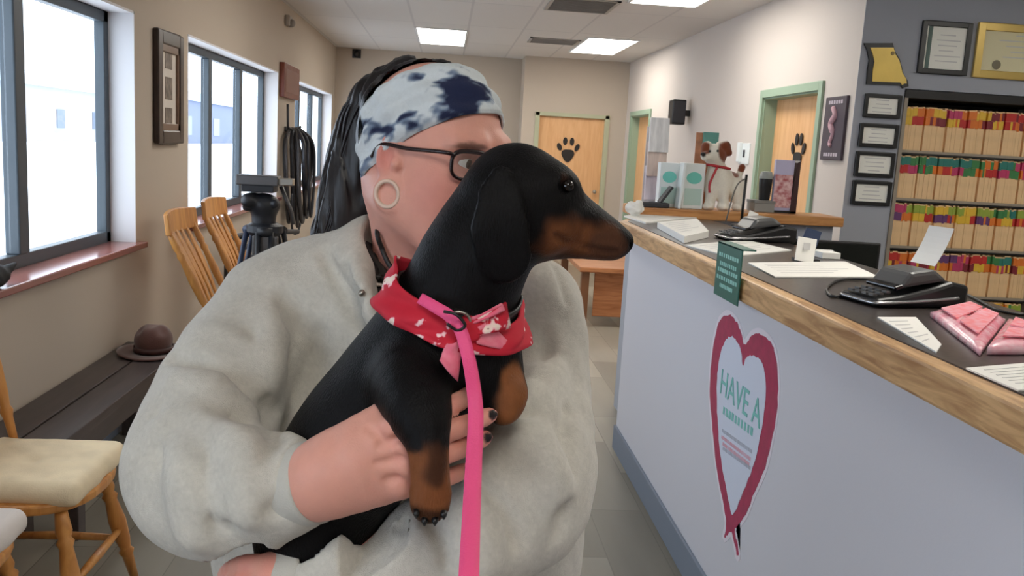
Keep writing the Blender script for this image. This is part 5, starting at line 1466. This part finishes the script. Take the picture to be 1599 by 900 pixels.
def skin_col(p):
    B = np.array(lin((226, 164, 146))); c = np.tile(B, (len(p), 1))
    def blend(c, m, t): return c*(1-m[:, None])+np.array(lin(t))*m[:, None]
    def near(q, r0, r1): return 1-sstep(r0, r1, np.linalg.norm(p-q, axis=1))
    for sg in (-1, 1):
        c = blend(c, near(Hp(.06, sg*.05, -.035), .0, .055)*.45, (220, 122, 114)); c = blend(c, near(Hp(-.012, sg*.08, .0), .01, .035)*.5, (214, 116, 108))
    c = blend(c, near(Hp(.1, 0, -.03), .0, .03)*.4, (220, 120, 112))
    lip = 1-sstep(.8, 1.1, np.sqrt((((p-Hp(.09, 0, -.067)) @ HR.T/[.02, .025, .013])**2).sum(1))); c = blend(c, lip*.8, (190, 98, 98))
    for sg in (-1, 1):
        # eyebrows
        q = (p-Hp(.082, sg*.034, .0195+0)) @ HR.T
        d = np.sqrt((q[:, 1]/.020)**2+((q[:, 2]+.10*np.abs(q[:, 1]))/.0042)**2); m = (1-sstep(.7, 1.2, d))*(q[:, 0] > -.03); c = blend(c, m*.75, (104, 72, 60))
        q = (p-Hp(.086, sg*.032, -.0015)) @ HR.T; d = np.sqrt((q[:, 1]/.0155)**2+(q[:, 2]/.0068)**2); m = (1-sstep(.75, 1.1, d))*(np.abs(q[:, 0]) < .02); c = blend(c, m*.35, (150, 84, 76))
    for fgs in (FING, FL):
        for fg_ in fgs:
            for (a, b, d_, r) in fg_[:3]: c = blend(c, near(P(a, b, d_-.01), .0, .02)*.3, (222, 126, 114))
            a, b, d_, r = fg_[-1]; c = blend(c, near(P(a, b, d_), .008, .02)*.35, (226, 130, 124))
    for (q, ax, sdv, nrm) in NAILS:
        v = p-q; d = np.sqrt(((v @ ax)/.0070)**2+((v @ sdv)/.0052)**2); m = (1-sstep(.85, 1.05, d))*((v @ nrm) > -.0012)*(np.abs(v @ nrm) < .006); c = blend(c, m, (24, 18, 20))
    return c
PO = np.array([PEL[0], 1.22, 0.0])
pn = thing('person', 'person in a grey hoodie, tie dyed headband and glasses holding a dachshund', 'person', PO)
hb = np.array([.15, .15, .0])
shells = [head.surface(HC-[.14, .14, .26], HC+[.14, .14, .15], .0030),
          hand.surface(P(400, 800, .9)-[.03, .12, .06], P(780, 600, .86)+[.02, .12, .02], .0028),
          handL.surface(P(335, 960, .9)-[.02, .08, .04], P(530, 850, .95)+[.02, .1, .02], .0032),
          bd.surface((PEL[0]-.42, .80, -.01), (PEL[0]+.40, 1.40, 1.45), .011)]
M_skin = mat_attr('skin', .5, .35, .06, 70, .12, 500, sss=.12)
sdf_obj('body', shells, M_skin, pn, origin=PO, color=skin_col)
# eyes
for sg in (-1, 1):
    ec = Hp(.0735, sg*.032, -.0012)
    ey = MB().sphere(tuple(ec), .0128, 20, 14).build('eye', mat('eye_white', (226, 216, 208), .15), pn, smooth=True, origin=PO)
    g = _n(F_+R_h*-.12+U_*-.12); rot = Vector(g).to_track_quat('Z', 'Y').to_matrix()
    MB().lathe([(.0058, .0112), (.0052, .0124), (.003, .0131), (0, .0133)], 18, rot, tuple(ec)).build('iris', mat('iris_brown', (72, 50, 36), .1), ey, smooth=True, origin=PO)
    MB().lathe([(.0026, .0130), (.0015, .01345), (0, .0136)], 14, rot, tuple(ec)).build('pupil', M_eye, ey, smooth=True, origin=PO)
# ear gauges
for sg in (-1, 1):
    ec = Hp(.004, sg*.077, -.045); ax_f = _n(F_*.95+R_h*sg*-.30); ax_r = _n(np.cross(U_, ax_f))
    rot = Vector(ax_r).to_track_quat('Z', 'Y').to_matrix()
    MB().lathe([(.0128, -.006), (.0168, -.007), (.0178, -.005), (.0150, -.003), (.0148, .003), (.0178, .005), (.0168, .007), (.0128, .006), (.0128, -.006)], 36, rot, tuple(ec), False).build('ear_tunnel', mat('gauge_beige', (226, 196, 176), .35), pn, smooth=True, origin=PO)
# headband --------------------------------------------------------------
skull = SDF(); skull.ops = head.ops[:3]
ba = _n(U_ - .50*F_); bf = _n(F_ - ba*(F_ @ ba)); br2 = np.cross(ba, bf)
N, Mj = 300, 54; AA = []; DD = []; OO = []
for i in range(N):
    th = 2*math.pi*i/N; dr = math.cos(th)*bf+math.sin(th)*br2
    lo_ = .004+.010*math.cos(th); hi_ = .090+.004*math.cos(th)
    for j in range(Mj):
        s = j/(Mj-1); AA.append(HC+ba*(lo_+(hi_-lo_)*s)-bf*.004); DD.append(dr)
        OO.append(.0045+.0028*math.sin(s*17+1.6*math.sin(th*2)+th*1.3)*(.5+.5*abs(math.sin(th*1.5)))+.0016*math.sin(th*11+s*6)-.002*(s < .03)-.002*(s > .97))
G = skull.inward(np.array(AA), np.array(DD), .17, np.array(OO)).reshape(N, Mj, 3)
hbd = MB().grid(G, closed_u=True).build('headband', mat_attr('tie_dye', .85, .2, .06, 200, .2, 400), pn, smooth=True, solid=.0025, origin=PO, recalc=False)
def tie_col(p):
    W_ = np.array(lin((212, 219, 222))); B1 = np.array(lin((40, 46, 74))); B2 = np.array(lin((120, 136, 158)))
    q = p-HC; st = np.stack([q @ bf, q @ br2, q @ ba*2.2], 1)
    n1 = vnoise(st, 34, 1)+.55*vnoise(st, 85, 2)+.35*vnoise(st, 190, 5)
    e = np.zeros(len(p))
    for (x, y, d_, r, k) in ((722, 142, 1.045, .034, 2.2), (690, 158, 1.04, .022, 1.4), (645, 195, 1.06, .020, 1.5), (612, 212, 1.09, .024, 1.5), (770, 150, 1.06, .022, 1.2), (790, 185, 1.06, .02, 1.2), (650, 118, 1.08, .014, 1.0), (598, 150, 1.12, .010, 1.2), (572, 190, 1.16, .012, 1.2), (668, 205, 1.04, .012, 1.0)):
        d = np.linalg.norm((p-P(x, y, d_))*[1, .6, 1.25], axis=1)/r; e = np.maximum(e, k*np.exp(-d*d))
    back = sstep(.0, -.05, q @ bf)*.5
    v = n1*.8+e*1.15+back-.5
    m2 = sstep(.05, .45, v); m1 = sstep(.35, .75, v)
    c = W_*(1-m2[:, None])+B2*m2[:, None]; return c*(1-m1[:, None])+B1*m1[:, None]
def set_col(o, fn, org):
    me = o.data; v = np.zeros(len(me.vertices)*3); me.vertices.foreach_get('co', v); v = v.reshape(-1, 3)+np.array(org)
    ca = me.color_attributes.new('Col', 'FLOAT_COLOR', 'POINT'); c = np.concatenate([fn(v), np.ones((len(v), 1))], 1); ca.data.foreach_set('color', c.astype(np.float32).ravel())
set_col(hbd, tie_col, PO)
# hair --------------------------------------------------------------------
hr = SDF()
hr.el(Hp(-.006, 0, .031), (.0945, .0765, .0862), .01, R=HR)
hr.el(Hp(-.035, 0, .02), (.068, .075, .085), .02, R=HR)
hr.fn(lambda p: (p-Hp(.055, 0, .06)) @ _n(F_*1.0-U_*.62), .01, 'i')     # hairline under the band
hr.fn(lambda p: -((p-Hp(0, 0, -.055)) @ U_), .01, 'i')
for sg in (-1, 1): hr.el(Hp(-.008, sg*.08, -.008), (.026, .03, .036), .008, 's', R=HR)
chp(hr, [(628, 128, 1.20, 30), (592, 158, 1.22, 40), (566, 215, 1.235, 42), (552, 275, 1.235, 44), (540, 320, 1.23, 42), (522, 358, 1.22, 32), (502, 386, 1.215, 14)], .02, 4)
chp(hr, [(600, 240, 1.24, 40), (585, 300, 1.24, 42), (572, 345, 1.24, 38)], .03, 3)
hr.sp(P(640, 112, 1.19), .017, .02)
hr.fn(lambda p: .0022*np.sin(vnoise(p*[1, 1, .18], 80)*7), 0, 'a')
hs_ = hr.surface(P(470, 420, 1.2)-[0, .08, 0], P(800, 80, 1.2)+[.02, .15, .02], .0045)
strands = MB()
for k in range(150):
    a = random.uniform(0, 2*math.pi); rr = random.uniform(.75, 1.06)
    pts = []; base = [(610, 135, 1.205, 30), (580, 170, 1.225, 40), (562, 225, 1.235, 42), (548, 285, 1.235, 44), (536, 330, 1.228, 40), (516, 366, 1.22, 30), (498, 390, 1.215, 16)]
    L = random.uniform(.8, 1.1); ph = random.uniform(0, 6)
    for i, (x, y, d_, r) in enumerate(base):
        c = P(x+random.uniform(-2, 2), y, d_); q = rp_(r*rr, d_); aa = a+.10*i+.15*math.sin(i+ph)
        pts.append(c+[q*math.cos(aa)*.95, q*math.sin(aa), q*math.sin(aa)*0]+np.array([0, 0, 0]))
    pts[-1] = pts[-1]+np.array([random.uniform(-.018, .012), 0, random.uniform(-.03, .0)])
    n_ = len(catmull(pts, 4)); strands.tube(catmull(pts, 4), list(np.interp(np.linspace(0, 1, n_), [0, .1, .7, 1], [.0008, .002, .0016, .0004])), 5, cap=False)
sdf_obj('hair', [hs_, (np.array(strands.v), np.array(strands.f))], mat('hair_black', (26, 22, 24), .42, var=.4, scale=30, bump=.3, bscale=90, stretch=(1, 1, .15)), pn, origin=PO)
# glasses ------------------------------------------------------------------
gl_ = bpy.data.objects.new('glasses', None); COL.objects.link(gl_); gl_.parent = pn
M_rim = mat('rim_dark', (34, 18, 20), .25)
def rim_pt(sg, a):
    e = 3.2; cx = math.copysign(abs(math.cos(a))**(2/e), math.cos(a)); sy = math.copysign(abs(math.sin(a))**(2/e), math.sin(a))
    return Hp(.0945-.010*((abs(cx*.027+.034))/.06)**2, sg*(.034+.0265*cx), -.004+.0165*sy+.001*cx)
for sg in (-1, 1):
    ring = [rim_pt(sg, a) for a in np.linspace(0, 2*math.pi, 40, endpoint=False)]
    MB().tube(ring, [.0021+.0008*max(0, math.sin(a)) for a in np.linspace(0, 2*math.pi, 40, endpoint=False)], 8, closed=True).build('rim', M_rim, gl_, smooth=True, origin=PO)
    MB().prism(ring, F_*.0012).build('lens', M_glass, gl_, origin=PO)
    MB().tube(catmull([Hp(.086, sg*.0605, .008), Hp(.078, sg*.069, .010), Hp(.03, sg*.0775, .010), Hp(-.008, sg*.081, .012), Hp(-.028, sg*.078, -.004)], 5), .0024, 8).build('temple', M_rim, gl_, smooth=True, origin=PO)
MB().tube(catmull([Hp(.0945, -.0085, .002), Hp(.0985, 0, .005), Hp(.0945, .0085, .002)], 5), .0022, 8).build('bridge', M_rim, gl_, smooth=True, origin=PO)
# ------------------------------------------------------------------ clothes
hd = SDF()
chp(hd, [(428, 484, 1.19, 74), (530, 455, 1.2, 84), (640, 450, 1.2, 88), (745, 455, 1.2, 84), (826, 484, 1.19, 74)], .04, 3)
hd.el(P(640, 640, 1.205), (.215, .125, .25), .06)
hd.el(P(625, 830, 1.21), (.262, .145, .30), .06)
chp(hd, [(560, 392, 1.17, 26), (590, 362, 1.215, 28), (650, 350, 1.26, 30), (720, 365, 1.25, 30), (752, 400, 1.18, 28)], .03, 3)        # hood roll
hd.el(P(650, 440, 1.30), (.12, .06, .10), .05)
chp(hd, [(556, 392, 1.15, 20), (560, 430, 1.105, 17), (575, 475, 1.075, 15), (590, 520, 1.07, 13)], .02, 3)   # hood edge down the chest
chp(hd, [(430, 485, 1.18, 78), (372, 570, 1.12, 94), (328, 660, 1.05, 104), (306, 742, .99, 106), (352, 768, .955, 104), (405, 762, .925, 98), (446, 758, .90, 74), (474, 756, .887, 58)], .03, 3)
chp(hd, [(826, 485, 1.18, 76), (846, 580, 1.12, 76), (848, 680, 1.06, 74), (830, 780, 1.0, 84), (765, 835, .955, 92), (660, 862, .93, 90), (570, 885, .92, 80), (500, 898, .922, 58), (468, 902, .925, 48)], .03, 3)
hd.el(P(800, 730, 1.0), (.085, .085, .085), .05)
hood0 = SDF(); hood0.ops = list(hd.ops)
# folds: grooves and ridges laid on the cloth
def crease(pts, r, k=.014, mode='s', off=0.0):
    q = [hood0.hit(a, b) for a, b in pts]
    q = [x for x in q if x is not None]
    if len(q) < 2: return
    n_ = len(q); rr = [r*1.6*(.35+.65*math.sin(math.pi*(i+.5)/n_)) for i in range(n_)]
    q = [x+_n(x-CAM)*(-off) for x in q]
    hd.ch(q, rr, k, mode, n=3)
for pts, r in (([(397, 520), (404, 545), (416, 578)], .007), ([(446, 462), (440, 510), (430, 560), (412, 655)], .009), ([(462, 470), (464, 520), (452, 590)], .006),
               ([(268, 556), (324, 580), (370, 610), (402, 645)], .009), ([(246, 652), (288, 635), (318, 650)], .007), ([(310, 652), (340, 648), (372, 660)], .007),
               ([(396, 735), (410, 706), (436, 682)], .006), ([(430, 640), (418, 690), (404, 730)], .005),
               ([(330, 700), (318, 760), (330, 820)], .007), ([(250, 700), (272, 760), (300, 800)], .006), ([(360, 820), (400, 800), (440, 795)], .005), ([(230, 600), (262, 610), (290, 600)], .006),
               ([(506, 398), (533, 444), (553, 482), (570, 508)], .006), ([(500, 520), (490, 570), (470, 620)], .007), ([(540, 420), (560, 470)], .004),
               ([(762, 667), (799, 661), (825, 636), (850, 600)], .009), ([(775, 678), (800, 694), (826, 720)], .007), ([(850, 520), (852, 560), (836, 610)], .006),
               ([(868, 420), (876, 440), (884, 470)], .004), ([(860, 720), (880, 780), (870, 840)], .007), ([(750, 760), (780, 800), (800, 850)], .007), ([(660, 800), (690, 830), (700, 880)], .006), ([(885, 640), (880, 690), (890, 740)], .006)):
    crease(pts, r)
for pts, r, off in (([(280, 600), (330, 616), (380, 650)], .012, -.004), ([(262, 672), (300, 662), (350, 680)], .012, -.004), ([(288, 700), (296, 760), (306, 830)], .013, -.004), ([(420, 500), (425, 550), (418, 600)], .010, -.003), ([(372, 690), (384, 740), (392, 800)], .010, -.004), ([(790, 640), (830, 620), (860, 585)], .012, -.004), ([(790, 680), (840, 700), (866, 760)], .012, -.004), ([(720, 790), (745, 830), (750, 880)], .012, -.004)):
    crease(pts, r, .03, 'u', off)
hd.fn(lambda p: .0032*vnoise(p, 21)+.0020*vnoise(p, 47, 3), 0, 'a')
# opening for neck, collar edge, sleeve openings and hem
hd.ch([Hp(-.02, 0, -.02), P(655, 400, 1.17), P(648, 470, 1.165)], [.075, .068, .060], .008, 's')
hd.el(P(630, 425, 1.10), (rp_(44, 1.1), .085, rp_(95, 1.1)), .008, 's')
cu1, cu0 = P(500, 752, .878), P(440, 762, .902)
axc = _n(cu1-cu0)
hd.fn(lambda p: np.where(np.linalg.norm(p-cu1, axis=1) < .11, (p-P(484, 755, .884)) @ axc, -1.0), .004, 'i')
hd.ch([P(455, 760, .897), P(520, 748, .87)], [.0335, .0355], .004, 's')
cl1 = P(462, 902, .925); axl = _n(P(462, 902, .925)-P(540, 890, .92))
hd.fn(lambda p: np.where(np.linalg.norm(p-cl1, axis=1) < .09, (p-P(452, 903, .925)) @ axl, -1.0), .004, 'i')
hd.ch([P(490, 900, .923), P(430, 905, .925)], [.030, .031], .004, 's')
hd.fn(lambda p: -(p[:, 2]-.80), .006, 'i')
dog_off = lambda p: dog(p)-.0012
hd.fn(dog_off, .006, 's')
def hood_col(p):
    c = np.tile(np.array(lin((207, 203, 193))), (len(p), 1)); return c*(1+.05*vnoise(p, 60)[:, None]+.03*rng.normal(size=(len(p), 1)))
sdf_obj('hoodie', [hd.surface((PEL[0]-.44, .80, .78), (PEL[0]+.42, 1.42, 1.50), .0052)], mat_attr('hoodie_fleece', .95, .15, .10, 260, .35, 900, sheen=.25), pn, origin=PO, color=hood_col)
# sleeve rib cuffs
def cuff(c, ax, r, L, name):
    u = _n(np.cross(ax, [0, 0, 1])); v = np.cross(ax, u); G = []
    for k in range(72):
        a = 2*math.pi*k/72; row = []
        for j in range(7):
            s = j/6; rr = r*(1+.03*math.sin(s*math.pi))+.0010*math.sin(a*36)
            row.append(c+ax*L*(s-.75)+rr*(math.cos(a)*u+math.sin(a)*v))
        G.append(row)
    return MB().grid(G, closed_u=True).build(name, mat('hoodie_rib', (198, 195, 186), .95, bump=.3, bscale=700), pn, smooth=True, solid=.005, origin=PO)
cuff(P(487, 754, .882), axc, .0395, .032, 'sleeve_cuff')
cuff(P(452, 903, .925), axl, .0345, .030, 'sleeve_cuff')
# undershirt, necklaces
us = SDF(); us.ch([NB+[0, .0, .08], NB+[0, .0, .0], NB+[0, -.005, -.06], P(645, 560, 1.2)], [.072, .074, .078, .07], .02)
us.fn(lambda p: ((p[:, 2]-NB[2]-.010)+.95*(p[:, 0]-NB[0]))*.72, .004, 'i')
sdf_obj('undershirt', [us.surface(NB-[.16, .16, .25], NB+[.16, .16, .17], .005)], mat('shirt_dark', (52, 46, 44), .9, bump=.2, bscale=400), pn, origin=PO)
neckS = SDF(); neckS.ops = list(head.ops[-1:]) + [(us.ops[0][0], .01, 'u')]
back_ = [P(668, 440, 1.085), P(712, 400, 1.12), P(722, 352, 1.19), P(655, 330, 1.25), P(600, 338, 1.215)]
for pix, m, rad in (([(589, 362), (597, 390), (607, 412), (617, 423), (632, 434)], mat('cord_black', (18, 16, 16), .5), .0032), ([(587, 422), (597, 434), (609, 444), (622, 452), (640, 462)], mat('cord_black', ()), .0036), ([(586, 432), (596, 446), (608, 455), (621, 461), (640, 470)], mat('chain_pale', (200, 184, 172), .3, .3), .0024)):
    hp_ = [neckS.hit(*q) for q in pix]; hp_ = [q+_n(CAM-q)*rad*.6 for q in hp_ if q is not None]
    MB().tube(catmull(hp_+back_, 8, True), rad, 8, closed=True).build('necklace', m, pn, smooth=True, origin=PO)
q = neckS.hit(619, 421); MB().sphere(tuple(q+_n(CAM-q)*.003), .006, 12, 8).build('necklace_bead', mat('bead_pearl', (214, 190, 178), .2), pn, smooth=True, origin=PO)
# drawstring end
q = hood0.hit(565, 458); MB().sphere(tuple(q+_n(CAM-q)*.004), .0045, 10, 8).build('drawstring_eyelet', M_metal, pn, smooth=True, origin=PO)
# jeans and shoes
jn = SDF(); jn.el(PEL+[0, 0, .0], (.19, .135, .14), .05)
for sg in (-1, 1):
    h0 = PEL+[sg*.09, 0, -.06]; kn_ = np.array([PEL[0]+sg*.095, 1.20, .46]); an = np.array([PEL[0]+sg*.10, 1.24, .09])
    jn.ch([h0, kn_, an], [.105, .076, .066], .03)
jn.fn(lambda p: .003*vnoise(p, 30), 0, 'a'); jn.fn(lambda p: -(p[:, 2]-.045), .004, 'i')
sdf_obj('jeans', [jn.surface((PEL[0]-.26, 1.0, .03), (PEL[0]+.26, 1.42, 1.03), .010)], mat('denim', (92, 100, 112), .9, bump=.3, bscale=500, var=.2, scale=12), pn, origin=PO)
for sg in (-1, 1):
    an = np.array([PEL[0]+sg*.10, 1.24, 0]); sh_ = SDF()
    sh_.ch([an+[0, .03, .045], an+[0, -.06, .042], an+[sg*.01, -.15, .036]], [.045, .043, .038], .02); sh_.rc(an+[0, .02, .05], an+[0, .02, .1], .042, .045, .02); sh_.fn(lambda p: -(p[:, 2]-.001), .003, 'i')
    so = sdf_obj('shoe', [sh_.surface(an-[.09, .25, .01], an+[.09, .12, .17], .007)], mat('shoe_grey', (60, 58, 60), .7), pn, origin=PO)
